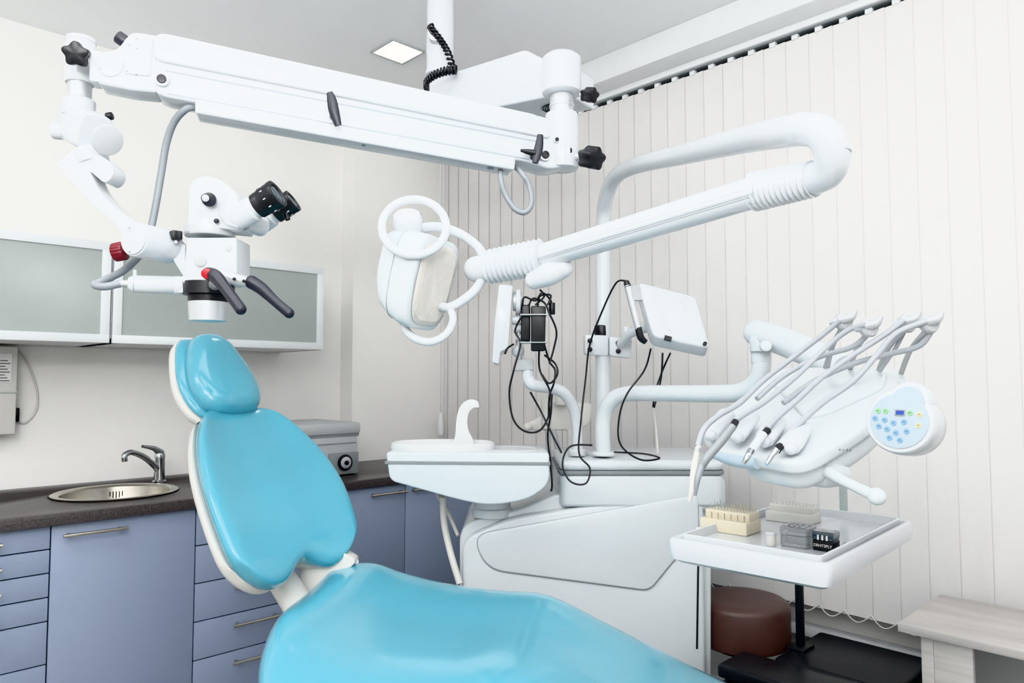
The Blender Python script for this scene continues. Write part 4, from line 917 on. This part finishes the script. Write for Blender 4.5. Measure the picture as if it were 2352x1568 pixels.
b = B('navy'); b.tube([P(578, 648, 1.63), P(600, 662, 1.63), P(630, 690, 1.62), P(664, 719, 1.61)], [R(16, 1.6), R(15, 1.6), R(12, 1.6), R(12, 1.6)], n=20); b.ball(P(664, 719, 1.61), R(12, 1.6)); b.ball(P(578, 648, 1.63), R(16, 1.6)); b.obj('grip_handle', ms, 'black grip handle')
b = B('hose'); b.tube([bp(452, 245, -.03), P(428, 250, 1.74), P(400, 280, 1.76), P(382, 330, 1.78), P(370, 400, 1.79), P(358, 470, 1.79), P(345, 530, 1.78), P(325, 580, 1.76), P(285, 620, 1.70), P(240, 643, 1.65), P(218, 654, 1.63), P(240, 658, 1.62), P(276, 651, 1.632)], .0088, n=14); b.obj('light_guide_cable', ms, 'grey light-guide cable')
b = B('hose'); b.tube([bp(1150, 384, -.03), P(1150, 410, 1.93), P(1160, 445, 1.93), P(1183, 480, 1.93), P(1207, 487, 1.93), P(1221, 465, 1.93), P(1215, 425, 1.93), P(1200, 400, 1.93), bp(1185, 384, -.03)], .0075, n=14); b.obj('cable_loop', ms, 'grey cable loop under the arm')

# ================================================================ LIGHTS / CAMERA
def area(loc, tgt, size, power, col=(1, 1, 1)):  # soft light added out of view; not a fixture of the room
    l = bpy.data.lights.new('added_light', 'AREA'); l.size = size; l.energy = power; l.color = col
    o = bpy.data.objects.new('area_light', l); bpy.context.scene.collection.objects.link(o); o.location = loc
    o.rotation_euler = (V(tgt)-V(loc)).to_track_quat('-Z', 'Y').to_euler()
area((.0, .7, 2.73), (.0, .7, 0), 2.3, 50)  # broad unseen ceiling-level light, added to even out the brightness
area((-.7, -.7, 2.1), (-.5, -.4, 2.75), .8, 72)  # added bounce light behind the camera, aimed up like a bounced flash
area((-.8, .5, 2.2), (.3, 1.7, 2.75), .6, 13)  # unseen bounce light added to brighten the visible ceiling
area((1.3, -.6, 2.2), (1.8, .7, 2.75), .6, 9)  # second added bounce light, towards the ceiling on the blinds side
area((-1.1, 1.9, 2.72), (-.6, 2.4, 0), .8, 16)  # unseen light added to lift the darker left side
area((-.9, -1.2, 1.7), (1.2, 2.0, 1.2), 1.5, 9)  # weak added fill light from behind the camera
wd = bpy.data.worlds.new('world'); bpy.context.scene.world = wd; wd.use_nodes = True
wd.node_tree.nodes['Background'].inputs[0].default_value = (.9, .95, 1, 1); wd.node_tree.nodes['Background'].inputs[1].default_value = .3
cam = bpy.data.cameras.new('camera'); co = bpy.data.objects.new('camera', cam); bpy.context.scene.collection.objects.link(co)
co.location = (0, 0, EYE); co.rotation_euler = (pi/2+PITCH, 0, -YAW); cam.sensor_width = 36; cam.lens = FL/2352*36; cam.clip_start = .05
bpy.context.scene.camera = co
try: bpy.context.scene.view_settings.view_transform = 'Khronos PBR Neutral'
except Exception: bpy.context.scene.view_settings.view_transform = 'Standard'
